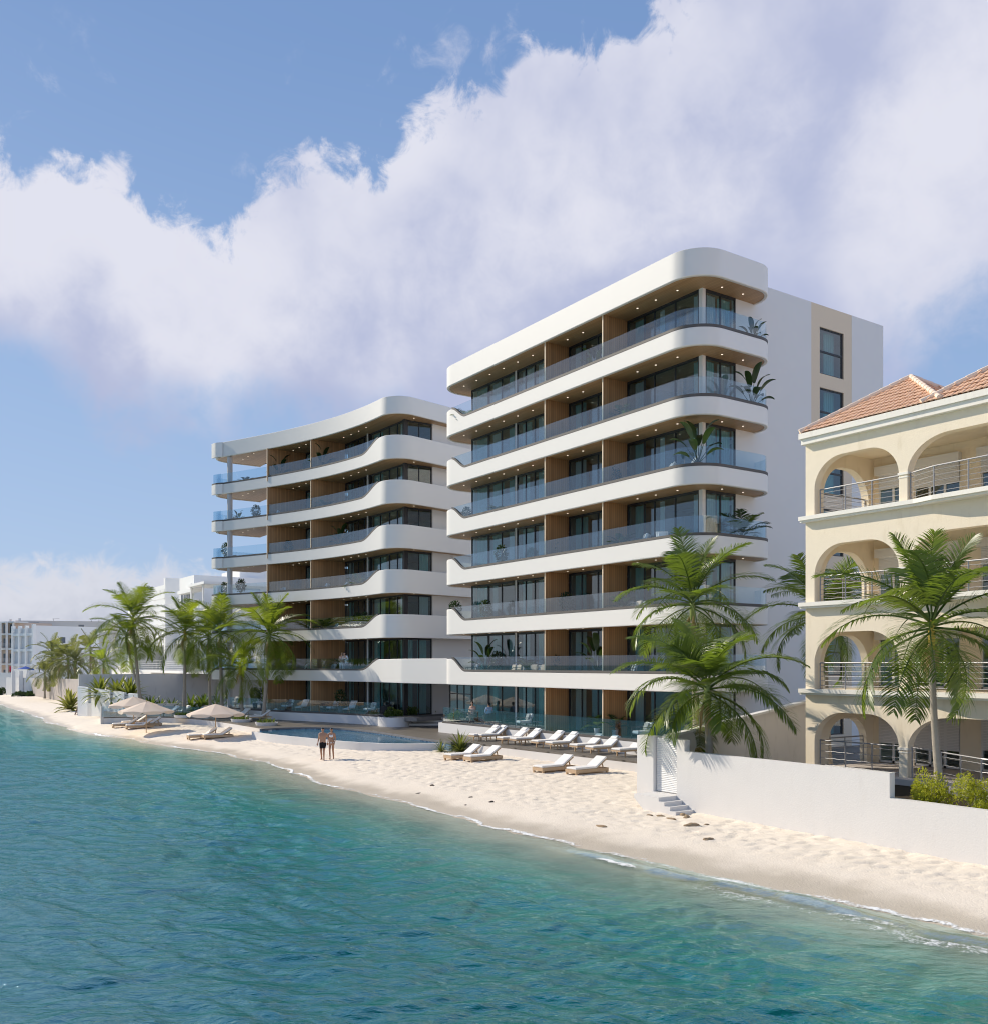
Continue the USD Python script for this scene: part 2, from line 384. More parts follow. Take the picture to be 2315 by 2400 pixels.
wicker = simple('dark_wicker', (.045, .042, .042), .7, .3, noise=.2, scale=40, bump=.5, bscale=90)
canvas = simple('parasol_canvas', (.74, .61, .50), .9, .15, noise=.04, scale=5)
pot_grey = simple('planter_pot', (.16, .16, .165), .7, .3, noise=.1, scale=8)
pot_white = simple('white_planter', (.72, .72, .72), .7, .3)
trunk_mat = simple('palm_trunk', (.34, .30, .25), .9, .15, noise=.22, scale=7, bump=.6, bscale=30)
shaft_mat = simple('palm_crownshaft', (.21, .26, .07), .5, .3, noise=.15, scale=5)
shaft_gold = simple('palm_gold_sheath', (.50, .33, .05), .6, .3, noise=.2, scale=6)
dry_mat = simple('dry_palm_fibre', (.46, .33, .17), .9, .15, noise=.2, scale=9)
palm_lit = leafy('palm_leaf_yellow_green', (.075, .135, .018), (.175, .235, .032), (.36, .46, .03), .40, .40, tip=((.30, .26, .04), .9))
palm_deep = leafy('palm_leaf_deep_green', (.056, .112, .020), (.128, .185, .034), (.25, .36, .03), .37, .38, tip=((.20, .19, .05), .93))
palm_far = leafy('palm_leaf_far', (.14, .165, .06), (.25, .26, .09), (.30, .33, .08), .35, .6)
leaf_dark = leafy('broad_leaf_dark', (.022, .05, .018), (.05, .09, .025), (.06, .12, .02), .2, .35)
leaf_mid = leafy('shrub_leaf', (.055, .105, .018), (.12, .18, .03), (.20, .28, .03), .3, .5)
leaf_lime = leafy('lime_shrub_leaf', (.40, .45, .03), (.60, .60, .06), (.62, .64, .05), .42, .5)
leaf_spike = leafy('spiky_leaf', (.09, .14, .035), (.20, .23, .06), (.28, .32, .05), .3, .5)
skin_a = simple('skin_tan', (.40, .22, .14), .5, .35)
skin_b = simple('skin_light', (.50, .31, .22), .5, .35)
hair_dark = simple('dark_hair', (.018, .013, .011), .5, .4)
hair_brown = simple('brown_hair', (.07, .03, .018), .5, .4)
hair_fair = simple('fair_hair', (.33, .22, .11), .5, .4)
cloth_black = simple('black_cloth', (.012, .012, .014), .8, .2)
cloth_white = simple('white_cloth', (.78, .77, .76), .85, .2)
cloth_blue = simple('light_blue_shirt', (.38, .50, .68), .85, .2)
cloth_pink = simple('pale_pink_cloth', (.62, .44, .37), .85, .2)
cloth_grey = simple('grey_trousers', (.30, .31, .34), .85, .2)
eye_dark = simple('eye_dark', (.03, .02, .02), .3, .5)
lip_mat = simple('lip', (.32, .12, .10), .5, .3)
rock_mat = simple('rock', (.33, .24, .15), .9, .2, noise=.3, scale=6, bump=.8, bscale=18)
rock_dark = simple('dark_weed', (.075, .058, .045), .9, .2, noise=.3, scale=14, bump=.8, bscale=30)
umbrella_blue = simple('blue_canvas', (.03, .09, .36), .8, .2)
red_cloth = simple('red_cloth', (.5, .04, .07), .8, .2)
stairs_wood = simple('old_brown_wood', (.15, .085, .06), .8, .2, noise=.2, scale=9)

def curtain_mat(name, c):
    N = Nodes(); N('diffuse_bsdf', 'd', color=c); N('translucent_bsdf', 't', color=tuple(np.array(c) * .9)); N('mix_closure', 'm', fac=.35, closure1='d.BSDF', closure2='t.BSDF'); return N.build(name, 'm.closure')
curtain_teal = curtain_mat('teal_curtain', (.34, .60, .60))
curtain_pale = curtain_mat('pale_curtain', (.72, .76, .78))

# roof tile: terracotta with tone by tile row
N = Nodes(); N('geometry', 'g')
f = N.noise('g.position', 4.5, 4, .7) + '.fac'
rnd = 'g.random_per_island'
col = N.mixc(N.math('add', N.math('multiply', f, .5), N.math('multiply', rnd, .55)), (.70, .41, .255), (.90, .66, .46))
N('principled_bsdf', 'p', base_color=col, roughness=.85, specular_ior_level=.2, normal=N('bump', height=N.noise('g.position', 40, 3) + '.fac', strength=.3, distance=.01) + '.normal')
tile_mat = N.build('roof_tile', 'p.BSDF')

white_bright = simple('bright_limewash', (.84, .83, .80), .8, .2, noise=.02, scale=1.2, bump=.2, bscale=20)
ridge_mat = simple('ridge_tile', (.80, .64, .50), .85, .2, noise=.08, scale=5)
edge_mat = simple('pale_wood_edge', (.62, .50, .36), .6, .3)

# pool waterline mosaic
N = Nodes(); N('geometry', 'g'); N('separate_xyz', 's', vector='g.position')
kx = N.math('floor', N.math('multiply', N.math('add', 's.x', N.math('multiply', 's.y', .6)), 7.0)); kz = N.math('floor', N.math('multiply', 's.z', 16.0))
wn = N('white_noise_texture', dimensions='3D', vector=N('combine_xyz', x=kx, y=kz, z=0.0) + '.vector') + '.value'
N('principled_bsdf', 'p', base_color=N.mixc(wn, (.025, .075, .16), (.28, .42, .55)), roughness=.2)
mosaic = N.build('pool_mosaic', 'p.BSDF')

# ------------------------------------------------------------------ sea floor and sand, one sheet to the horizon
SH_U = np.array([-3000, -220, -96, -83, -53, -42, -24, -9.5, 2.4, 21.7, 31.6, 60, 400, 3000.])
SH_V = np.array([-15.0, -14.5, -15.5, -15.4, -16.3, -16.3, -14.2, -12.9, -13.3, -13.6, -12.4, -11, -10, -10.])
from scipy.interpolate import PchipInterpolator
_sh = PchipInterpolator(SH_U, SH_V)
def shore(u):
    u = np.asarray(u, float); z = np.zeros_like(u)
    w = (meshkit.fbm(np.stack([u * .16, z, z], -1), 3, 3) - .5) * 1.5 + (meshkit.fbm(np.stack([u * .8, z + 5, z], -1), 2, 9) - .5) * .22
    return _sh(u) + w * np.exp(-(np.maximum(np.abs(u) - 100, 0) / 100) ** 2)
def rise(u): return np.interp(u, [-60, -44, -36, -16, 40], [3.2, 1.1, 1.2, 3.2, 3.6])
def sand_z(u, v, detail=True):
    u, v = np.broadcast_arrays(np.asarray(u, float), np.asarray(v, float)); d = v - shore(u)
    up = .62 * (1 - np.exp(-np.maximum(d, 0) / rise(u)))
    z = np.where(d > 0, up, np.maximum(.11 * d, -3.2))
    if detail:
        p = np.stack([u, v, np.zeros_like(u)], -1)
        dry = sstep(d, 1.5, 3.2)
        big = (meshkit.fbm(p * [.5, .7, 1], 3, 11) - .5) * .03
        n = meshkit.fbm(p * [3.4, 4.3, 1], 2, 21); m = meshkit.fbm(p * [4.6, 6.5, 1], 1, 33)
        dent = -.028 * sstep(n, .60, .74) - .045 * sstep(m, .66, .82) + .010 * sstep(n, .46, .34)
        wet = (meshkit.fbm(p * [.5, 1.2, 1], 2, 44) - .5) * .03
        z = z + dry * (big + dent) * np.where((u > -70) & (v < 6), 1, 0) + np.where(d > .1, wet * sstep(d, .1, 1), 0)
    return z
us = np.concatenate([-np.geomspace(34, 4000, 90)[::-1], np.arange(-33.5, 34, .095), 34 + np.geomspace(.3, 4000, 40)])
vs = np.concatenate([-np.geomspace(17.2, 4000, 40)[::-1], np.arange(-17, -2.0, .095), np.arange(-1.8, 6, .6), 6 + np.geomspace(1, 4000, 30)])
UU, VV = np.meshgrid(us, vs, indexing='ij')
ZZ = sand_z(UU, VV)
nu, nv = UU.shape
i, j = np.meshgrid(np.arange(nu - 1), np.arange(nv - 1), indexing='ij')
quads = np.stack([i * nv + j, (i + 1) * nv + j, (i + 1) * nv + j + 1, i * nv + j + 1], -1).reshape(-1, 4)
N = Nodes(); N('geometry', 'g'); N('separate_xyz', 's', vector='g.position')
f = N.noise('g.position', 1.1, 6, .6) + '.fac'; f2 = N.noise('g.position', 9.0, 5, .7) + '.fac'
dry = N.mixc(N.math('add', N.math('multiply', f, .6), N.math('multiply', f2, .4)), (.74, .645, .525), (.86, .775, .655))
spk = N.smooth(N.noise('g.position', 26, 4, .7) + '.fac', .64, .74)
dry = N.mixc(N.math('multiply', spk, .35), dry, (.33, .26, .19))
wetf = N.smooth(N.math('add', 's.z', N.math('multiply', N.math('subtract', N.noise('g.position', .55, 4, .6) + '.fac', .5), .22)), .07, .24)
wetc = N.mixc(f, (.50, .43, .335), (.60, .525, .42))
col = N.mixc(wetf, wetc, dry)
bmp = N('bump', height=N.noise('g.position', 16, 6, .7) + '.fac', strength=.55, distance=.05) + '.normal'
N('principled_bsdf', 'p', base_color=col, roughness=N.lin(wetf, 0, 1, .38, .95), specular_ior_level=.3, normal=bmp)
sand_mat = N.build('sand', 'p.BSDF')
setting('beach', (np.stack([UU, VV, ZZ], -1).reshape(-1, 3), quads), sand_mat, smooth=True)

# ------------------------------------------------------------------ the sea
rr = np.concatenate([np.geomspace(7, 75, 640), np.geomspace(75.6, 6000, 130)])
aa = np.radians(np.concatenate([np.linspace(-100, -34, 70), np.linspace(-33.8, 33.8, 430), np.linspace(34, 100, 70)]))
RR, AA = np.meshgrid(rr, aa, indexing='ij')
WX = CAM[0] + RR * (np.cos(AA) * FWD[0] + np.sin(AA) * RGT[0]); WY = CAM[1] + RR * (np.cos(AA) * FWD[1] + np.sin(AA) * RGT[1])
sd = shore(WX) - WY                                       # metres off the shore line
rg = np.random.default_rng(4)
eta = np.zeros_like(WX); p = np.stack([WX, WY, np.zeros_like(WX)], -1)
wx = WX + (meshkit.fbm(p * .23, 2, 61) - .5) * 3.0; wy = WY + (meshkit.fbm(p * .23, 2, 71) - .5) * 3.0
for k in range(42):
    lam = .34 * (2.6 / .34) ** (k / 41); th = math.radians(128 + rg.normal() * 30)
    amp = .0056 * lam ** .72 * rg.uniform(.6, 1.3)
    ph = 2 * math.pi / lam * (wx * math.cos(th) + wy * math.sin(th)) + rg.uniform(0, 6.28)
    eta += amp * (np.sin(ph) + .28 * np.cos(2 * ph)) * np.exp(-(RR * .0075 / lam) ** 2)
gust = .55 + .9 * meshkit.fbm(p * [.06, .1, 1], 2, 81)
eta *= gust * (.16 + .84 * sstep(sd, .8, 6.5))
near = sstep(WX, 16, 21) * (1 - sstep(WX, 36, 42))
jit = (meshkit.fbm(p * [.9, .1, 1], 3, 91) - .5) * .9
eta += near * .13 * np.exp(-((sd - .7 + jit * .5) / .26) ** 2) * (.6 + .8 * meshkit.fbm(p * [.5, 0, 1], 2, 95))
eta += .035 * np.exp(-((sd - 3.2 + jit) / .6) ** 2) + .025 * np.exp(-((sd - 6 + jit * 1.5) / .8) ** 2)
na = len(aa)
i, j = np.meshgrid(np.arange(len(rr) - 1), np.arange(na - 1), indexing='ij')
q = np.stack([i * na + j, i * na + j + 1, (i + 1) * na + j + 1, (i + 1) * na + j], -1).reshape(-1, 4)[:, ::-1]
keep = (sd.ravel()[q].max(1) > -3.0)
q = q[keep]
N = Nodes(); N('geometry', 'g'); N('attribute', 'a', attribute='offshore'); s_ = 'a.fac'
pn = N.noise('g.position', .16, 5, .6, distortion=.4) + '.fac'; pm = N.noise('g.position', .55, 4, .6) + '.fac'
sj = N.math('add', s_, N.math('multiply', N.math('subtract', pn, .5), 3.2))
f = N.lin(sj, 0, 60)
deep = N('rgb_ramp', ramp=[(0, (.36, .36, .29)), (.020, (.29, .36, .29)), (.042, (.12, .26, .215)), (.085, (.010, .168, .140)), (.16, (.000, .108, .096)), (.34, (.000, .060, .064)), (1, (.000, .072, .092))], fac=f) + '.color'
band = N.math('multiply', N.math('multiply', N.smooth(sj, .7, 1.7), N.smooth(sj, 4.4, 2.6)), N.smooth(pm, .35, .62))
deep = N.mixc(N.math('multiply', band, .38), deep, (.085, .085, .085))
weed = N.math('multiply', N.smooth(N.noise(N('mapping', vector='g.position', scale=(1, .6, 1)) + '.vector', .30, 4, .55, distortion=.8) + '.fac', .52, .68), N.smooth(s_, 5, 11))
deep = N.mixc(N.math('multiply', weed, .38), deep, (.006, .055, .055))
rot = N('vector_rotate', rotate_type='z_axis', vector='g.position', angle=-.977) + '.vector'
rip = N.noise(N('mapping', vector=rot, scale=(.62, 1.5, 1)) + '.vector', 3.3, 5, .58, distortion=.35) + '.fac'
rip2 = N.noise(N('mapping', vector=rot, scale=(.7, 1.4, 1)) + '.vector', 7.5, 3, .55) + '.fac'
calm = N.lin(s_, 0, 5, .15, 1.0)
bmp = N('bump', height=N.math('add', N.math('multiply', rip, .75), N.math('multiply', rip2, .25)), strength=N.math('multiply', calm, .85), distance=.09) + '.normal'
N('diffuse_bsdf', 'd', color=deep, normal=bmp); N('glossy_bsdf', 'gl', color=(.74, .96, .93), roughness=.025, normal=bmp); N('transparent_bsdf', 't', color=(.93, .97, .96))
N('mix_closure', 'body', fac=N.smooth(N.math('add', s_, N.math('multiply', N.math('subtract', pm, .5), 1.6)), .0, 2.4, .12, 1.0), closure1='t.BSDF', closure2='d.BSDF')
N('fresnel', 'fr', IOR=1.33, normal=bmp)
N('mix_closure', 'm', fac=N.math('minimum', N.math('multiply', N.math('power', 'fr.fac', 1.5), 1.1), .38), closure1='body.closure', closure2='gl.BSDF')
water_mat = N.build('sea_water', 'm.closure')
seen, inv = np.unique(q, return_inverse=True)
setting('sea', (np.stack([WX, WY, eta], -1).reshape(-1, 3)[seen], inv.reshape(-1, 4)), water_mat, smooth=True)
# smooth=True keeps the vertex order, so the distance off the shore can be stored per vertex
UsdGeom.PrimvarsAPI(stage.GetPrimAtPath('/World/sea')).CreatePrimvar('offshore', Sdf.ValueTypeNames.FloatArray, 'vertex').Set(Vt.FloatArray.FromNumpy(np.clip(sd, -5, 400).ravel()[seen].astype(np.float32)))

# foam: a lacy edge where the water runs out on the sand, a small breaker at the near end
N = Nodes(); N('geometry', 'g'); N('attribute', 'a', attribute='across'); N('attribute', 'b', attribute='amount')
lace = N.math('add', N.math('multiply', N.noise('g.position', 4.5, 6, .68, distortion=.6) + '.fac', .62), N.math('multiply', N.noise('g.position', 17, 4, .6) + '.fac', .38))
cut = N.math('add', lace, N.math('subtract', N.math('multiply', N.math('subtract', 1.0, N.math('power', 'a.fac', 2.0)), 'b.fac'), .26))
N('principled_bsdf', 'p', base_color=(.82, .83, .81), roughness=.8, normal=N('bump', height=lace, strength=.5, distance=.05) + '.normal'); N('transparent_bsdf', 't')
N('mix_closure', 'm', fac=N.smooth(cut, .42, .62), closure1='t.BSDF', closure2='p.BSDF')
foam_mat = N.build('sea_foam', 'm.closure')
def foam(u0, u1, off, width, amount, h, seed, label, lift=None):
    u = np.arange(u0, u1, .07); k = np.linspace(-1, 1, 9); U_, K = np.meshgrid(u, k, indexing='ij'); z0 = np.zeros_like(U_)
    am = amount * (.25 + 1.5 * meshkit.fbm(np.stack([U_ * .28, z0, z0], -1), 3, seed)); am *= sstep(U_, u0, u0 + 1.5) * (1 - sstep(U_, u1 - 1.5, u1))
    w = width * (.5 + meshkit.fbm(np.stack([U_ * .5, z0 + 7, z0], -1), 3, seed))
    o = off(U_) + (meshkit.fbm(np.stack([U_ * .9, z0 + 3, z0], -1), 3, seed + 1) - .5) * .5
    V_ = shore(U_) - o + K * w
    z = np.maximum(sand_z(U_, V_), 0) + .012 + h * (1 - K ** 2)
    i, j = np.meshgrid(np.arange(len(u) - 1), np.arange(len(k) - 1), indexing='ij'); m = len(k)
    q = np.stack([i * m + j, (i + 1) * m + j, (i + 1) * m + j + 1, i * m + j + 1], -1).reshape(-1, 4)
    pth = single('foam', (np.stack([U_, V_, z], -1).reshape(-1, 3), q), foam_mat, label, 'foam', smooth=True, kind='stuff')
    for nm, val in (('across', np.abs(K)), ('amount', am)): UsdGeom.PrimvarsAPI(stage.GetPrimAtPath(pth)).CreatePrimvar(nm, Sdf.ValueTypeNames.FloatArray, 'vertex').Set(Vt.FloatArray.FromNumpy(val.ravel().astype(np.float32)))
foam(-110, 20.5, lambda u: 0 * u - .04, .17, .30, .010, 5, 'thin white line of foam along the edge of the sea')
foam(19.5, 37, lambda u: 0 * u - .02, .17, .27, .010, 15, 'thin broken foam at the water edge on the near sand')
foam(19.0, 37, lambda u: 0 * u + .62 + .2 * np.sin(u * .9), .42, .32, .04, 25, 'small breaking wave crest with white foam off the near shore')
foam(24.0, 37, lambda u: 0 * u + 1.2, .6, .22, .015, 35, 'faint foam streaks behind the small breaking wave')

# ------------------------------------------------------------------ the two apartment buildings
ZB = [1.30] + [4.22 + 3.2 * k for k in range(6)] + [23.42]        # underside of the balcony bands, levels 1..6, and of the roof band (7)
TERR = 1.80                                                        # ground-floor terrace
DECK = 1.08
def fl(k): return TERR if k == 0 else ZB[k] + .5
def band(parent, line, zb, top, low):
    """A white balcony front that follows a plan line; its top may rise and fall along it."""
    n = normals2(line); zt = np.broadcast_to(top, len(line)); zz = np.full(len(line), zb)
    q = lambda d, z: np.c_[line + n * d, z]
    rings = np.stack([q(-.03, zz), q(0, zz + .03), q(0, zt - .02), q(-.02, zt), q(-.16, zt), q(-.16, zz)], 1)
    return part(parent, 'balcony_front', MB().loft(rings), white_fascia, smooth=35)
def rail(parent, line, base, ztop, step=2.3):
    """Glass panels and the dark coping they stand in."""
    n = normals2(line); q = lambda d, z: np.c_[line + n * d, z]
    b = np.broadcast_to(base, len(line))
    part(parent, 'coping', MB().loft(np.stack([q(.004, b), q(.004, b + .13), q(-.15, b + .13), q(-.15, b)], 1)), coping_dark, smooth=35)
    L = np.concatenate([[0], np.cumsum(np.linalg.norm(np.diff(line, axis=0), axis=1))]); k = max(1, round(L[-1] / step)); cuts = np.searchsorted(L, np.linspace(0, L[-1], k + 1))
    for a, e in zip(cuts, cuts[1:]):
        e = min(e, len(line) - 1)
        if e <= a: continue
        idx = slice(a, e + 1); sub = line[idx].copy(); nn = n[idx]; bz = b[idx] + .13
        t = (sub[-1] - sub[-2]) / np.linalg.norm(sub[-1] - sub[-2]); sub[-1] = sub[-1] - t * .012
        qq = lambda d, z: np.c_[sub + nn * d, z]
        zt = np.full(len(sub), ztop)
        part(parent, 'glass_panel', MB().loft(np.stack([qq(-.06, bz), qq(-.06, zt), qq(-.075, zt), qq(-.075, bz)], 1)), rail_glass, smooth=35)
def glaze(parent, a, b, z0, z1, cuts, curt=(), tall=.07, mull=.055, room=True, transom=None):
    """Sliding windows from a to b, their outside to the right of a -> b: the frame, with panes and curtains as its parts. cuts and curt in metres from a."""
    a, b = np.asarray(a, float), np.asarray(b, float); L = np.linalg.norm(b - a); t = (b - a) / L; nn = np.array([t[1], -t[0]])
    at = lambda s, o=0.0: a + t * s + nn * o
    m = MB(); m.slab(at(0), at(L), z1 - .12, z1, .09); m.slab(at(0), at(L), z0, z0 + .05, .09)
    edges = [0] + list(cuts) + [L]
    for s in edges:
        w = tall if s in (0, L) else mull
        m.slab(at(np.clip(s, w / 2, L - w / 2) - w / 2), at(np.clip(s, w / 2, L - w / 2) + w / 2), z0 + .05, z1 - .12, .085)
    if transom: m.slab(at(tall), at(L - tall), transom - .03, transom + .03, .08)
    w = part(parent, 'window', m, frame_dark)
    for s0, s1 in zip(edges, edges[1:]):
        if s1 - s0 > .15: part(w, 'pane', MB().slab(at(s0 + .03), at(s1 - .03), z0 + .05, z1 - .12, .014), pane_glass)
    for s0, s1, mat in curt:
        n = max(8, int((s1 - s0) / .035)); s = np.linspace(s0, s1, n); o = -.22 + .045 * np.sin(s * 2 * math.pi / .17 + s0) + .02 * np.sin(s * 13 + 1.3)
        p = np.array([at(x, y) for x, y in zip(s, o)]); f = np.array([(k, k + 1, k + 1 + n, k + n) for k in range(n - 1)])
        part(w, 'curtain', (np.vstack([np.c_[p, np.full(n, z0 + .04)], np.c_[p, np.full(n, z1 - .14)]]), f), mat, smooth=True)
    return w
def lamps(soffit, pts, z):
    for x, y in pts: part(soffit, 'downlight', MB().disc((x, y, z - .012), .05, .03, 12), lamp_glow)
def divider(parent, a, b, z0, z1, th=.12):
    w = part(parent, 'divider', MB().slab(a, b, z0, z1, th), wood_wall)
    a, b = np.asarray(a, float), np.asarray(b, float); t = (b - a) / np.linalg.norm(b - a)
    part(w, 'edge_trim', MB().slab(a - t * .03, a, z0, z1, th * .7), edge_mat)

# -- right-hand building
BL, BR, GV, SIDE = -10.1, 10.2, 1.85, 16.26
mb_ = thing('apartment_building', 'taller white apartment block with straight rounded balcony bands, nearest the yellow villa', 'apartment building', (0, 0, 0))
mline = resample(round_line([(BL, 5.5), (-11.35, 5.5), (-11.35, 0), (11.7, 0), (11.7, 5.6), (BR, 5.6)], [1.2, 1.6, 1.7, 1.35], 14), .13)
mfront = mline[:, 1] < 1.7
mtop = np.where(mline[:, 0] > -7, 0, sstep(-mline[:, 0], 8.0, 9.75))
inner = offset(mline, -.16)
soff_poly = sg.Polygon(np.vstack([inner, [[BR, inner[-1, 1]], [BL, inner[0, 1]]]])).buffer(0)
rail_i = np.where(mline[:, 0] > -9.72)[0]; rail_i = rail_i[rail_i > 20]
LAMP_M = []
for px_, py_ in [(1087.5, 904.7), (1117, 891.2), (1147.9, 877.4), (1180.2, 863), (1213, 848.3), (1248, 832.5), (1329.3, 795.9), (1365.6, 779.4), (1493, 722.3), (1536, 703), (1586.7, 680.6), (1691.2, 673), (1740.4, 689)]:
    q = G(px_, py_, 23.45); LAMP_M.append((float(q[0]), float(q[1])))
rnd = random.Random(3)
curt_pick = lambda: rnd.choice([curtain_teal, curtain_teal, curtain_pale])
for k in range(1, 8):
    zb = ZB[k]; last = k == 7
    top = zb + (1.28 if last else .84) + (0 if last else .81) * mtop
    band(mb_, mline, zb, top, .84)
    part(mb_, 'floor_slab', MB().prism(soff_poly, zb + .09, zb + (.9 if last else .5)), terrace_floor)
    sf = part(mb_, 'soffit', MB().prism(soff_poly, zb + .035, zb + .088), wood_soffit)
    lamps(sf, LAMP_M, zb + .035)
    if not last:
        rail(mb_, mline[rail_i], np.asarray(top)[rail_i], zb + 1.75)
for k in range(0, 7):
    z0, z1 = fl(k), ZB[k + 1] + .035
    for x in (0.0, 4.89): divider(mb_, (x, .2), (x, GV - .06), z0, z1)
    c = lambda lo, hi: (lo, hi, curt_pick())
    v = rnd.random()
    # three flats: window walls with their curtains
    glaze(mb_, (BL, GV), (-5.16, GV), z0, z1, [1.94, 2.02, 3.47], [c(.35, 1.75), c(2.1, 2.5 + v * .9)] + ([c(4.0, 4.8)] if v > .4 else []))
    glaze(mb_, (-5.0, GV), (-.08, GV), z0, z1, [.9, 1.82, 3.4], [c(.25, .95 + .5 * rnd.random()), c(1.9, 2.4)] )
    glaze(mb_, (.08, GV), (4.81, GV), z0, z1, [1.12, 2.5, 3.6], [c(.25, 1.1 + .3 * rnd.random()), (2.7, 3.5, curtain_pale)] if v > .3 else [c(.25, 1.2)])
    glaze(mb_, (4.97, GV), (10.02, GV), z0, z1, [1.25, 2.0, 3.45], [c(.3, 1.1), c(4.5, 5.0)] + ([(2.1, 2.5, curtain_pale)] if v > .6 else []))
    glaze(mb_, (BR, 2.02), (BR, 4.12), z0, z1, [1.05], [c(.1, .75 + .2 * v), c(1.1, 1.95)])
    part(mb_, 'corner_post', MB().box((10.02, GV - .05, z0), (BR + .05, 2.02, z1)), white)
    part(mb_, 'post', MB().box((-5.15, GV - .06, z0), (-5.01, GV + .1, z1)), white)
    rw = MB().box((BL + .2, 6.4, z0), (BR - .2, 6.5, z1))
    for x in (-5.1, 0.0, 4.89): rw.box((x - .08, GV + .2, z0), (x + .08, 6.4, z1))
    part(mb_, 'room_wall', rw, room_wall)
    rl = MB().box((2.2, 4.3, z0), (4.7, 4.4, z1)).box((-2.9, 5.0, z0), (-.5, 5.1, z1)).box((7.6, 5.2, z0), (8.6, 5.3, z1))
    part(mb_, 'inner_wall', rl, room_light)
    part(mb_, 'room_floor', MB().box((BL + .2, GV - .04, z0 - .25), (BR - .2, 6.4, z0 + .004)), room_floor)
# body: side walls, back, roof
zt = 24.55
part(mb_, 'side_wall', MB().box((BR - .25, 4.15, TERR - 1.2), (BR, 9.95, zt)), white, label='white side wall with the balconies running into it')
part(mb_, 'side_wall', MB().box((BR - .25, 13.4, .5), (BR, SIDE, zt)), white)
bp = MB(); bp.box((BR - .25, 9.95, .5), (BR - .004, 10.66, zt)); bp.box((BR - .25, 12.7, .5), (BR - .004, 13.4, zt))
WZ = [(20.93 - 3.2 * k, 23.4 - 3.2 * k) for k in range(7)]
edges = [zt] + [z for w in WZ for z in (w[1], w[0])] + [.5]
for hi, lo in zip(edges[0::2], edges[1::2]): bp.box((BR - .25, 10.66, lo), (BR - .004, 12.7, hi))
part(mb_, 'stone_panel', bp, beige_panel, label='beige vertical stone panel with a column of windows')
for lo, hi in WZ:
    m = MB(); x0, x1 = BR - .16, BR - .07
    m.box((x0, 10.66, lo), (x1, 10.72, hi)).box((x0, 12.60, lo), (x1, 12.70, hi)).box((x0, 10.72, hi - .07), (x1, 12.60, hi)).box((x0, 10.72, lo), (x1, 12.60, lo + .06)).box((x0, 10.72, (lo + hi) / 2 - .06), (x1, 12.60, (lo + hi) / 2 + .03))
    w = part(mb_, 'window', m, frame_dark)
    part(w, 'pane', MB().box((BR - .12, 10.72, lo + .06), (BR - .105, 12.60, (lo + hi) / 2 - .06)), pane_glass); part(w, 'pane', MB().box((BR - .12, 10.72, (lo + hi) / 2 + .03), (BR - .105, 12.60, hi - .07)), pane_glass)
    for y0, y1 in ((10.8, 11.15), (11.6, 12.5)):
        n = int((y1 - y0) / .03); y = np.linspace(y0, y1, n); o = BR - .5 + .045 * np.sin(y * 37)
        part(w, 'curtain', (np.vstack([np.c_[o, y, np.full(n, lo)], np.c_[o, y, np.full(n, hi)]]), np.array([(q, q + 1, q + 1 + n, q + n) for q in range(n - 1)])), curtain_teal, smooth=True)
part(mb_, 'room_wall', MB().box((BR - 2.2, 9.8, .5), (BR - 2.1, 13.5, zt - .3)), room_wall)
part(mb_, 'side_wall', MB().box((BL, GV + .06, .5), (BL + .2, SIDE, 24.5)), white, label='white side wall facing the neighbouring block')
part(mb_, 'back_wall', MB().box((BL + .2, SIDE - .2, .5), (BR - .25, SIDE, 24.5)), white)
part(mb_, 'roof', MB().box((BL + .2, 1.7, 24.2), (BR - .25, SIDE - .2, 24.4)), white)
glaze(mb_, (-12.9, GV), (BL - .02, GV), TERR, 4.24, [1.0, 1.85], [], transom=3.55)
part(mb_, 'room_wall', MB().box((-12.9, 4.2, TERR), (BL, 4.3, 4.2)), room_wall)

# -- left-hand building, with the curved front
lb_ = thing('curved_apartment_building', 'white apartment block with curved balcony bands and a round column at its open end', 'apartment building', (0, 0, 0))
from scipy.interpolate import splprep, splev
ctrl = np.array([S(*q) for q in [(-24.2, 81.75), (-21.6, 80.1), (-18.9, 78.3), (-14.66, 75.1), (-11.35, 71.95), (-8.95, 68.95), (-8.1, 67.85)]])
tck, _ = splprep(ctrl.T, s=.12); fr = np.array(splev(np.linspace(0, 1, 60), tck)).T
A_ = S(-25.5, 82.6); C_ = S(-6.95, 66.35); D_ = S(1.6, 75.2)
lraw = [A_ + np.array([0, 5.2]), A_] + list(fr) + [C_, D_]
rad = [1.5] + [0] * 60 + [1.55]
lline = resample(round_line(lraw, rad, 14), .16)
Ls = np.concatenate([[0], np.cumsum(np.linalg.norm(np.diff(lline, axis=0), axis=1))])
def arc_at(p): return Ls[np.argmin(((lline - p) ** 2).sum(1))]
sA, sB = arc_at(S(-9.9, 70.2)), arc_at(S(-8.2, 68.0))
ltop = sstep(Ls, sA, sB)
inner = offset(lline, -.16)
Lback = np.array([S(1.0, 76.5), S(-12.0, 86.0) + np.array([0, 4.0])])
lpoly = sg.Polygon(np.vstack([inner, inner[-1] + [[-2, 3.0]], [A_ + [7.2, 7.5], A_ + [4.9, 5.2]]])).buffer(0)
if lpoly.geom_type != 'Polygon': lpoly = max(lpoly.geoms, key=lambda g: g.area)
g0, g1, g2, g3 = S(-16.0, 80.2), S(-12.1, 76.8), S(-6.5, 69.05), S(-4.65, 70.3)
d1, d2 = S(-18.78, 78.22), S(-14.55, 75.08)
sd_ = (D_ - C_) / np.linalg.norm(D_ - C_)
LAMP_L = [tuple(map(float, G(px_, py_, 23.45)[:2])) for px_, py_ in [(569.6, 1076), (581.8, 1069.9), (595, 1063.4), (687.8, 1055.6), (702, 1049), (717.5, 1042), (806, 1025.6), (823.4, 1018), (841, 1010.3), (858.6, 1002.4), (970.6, 980)]]
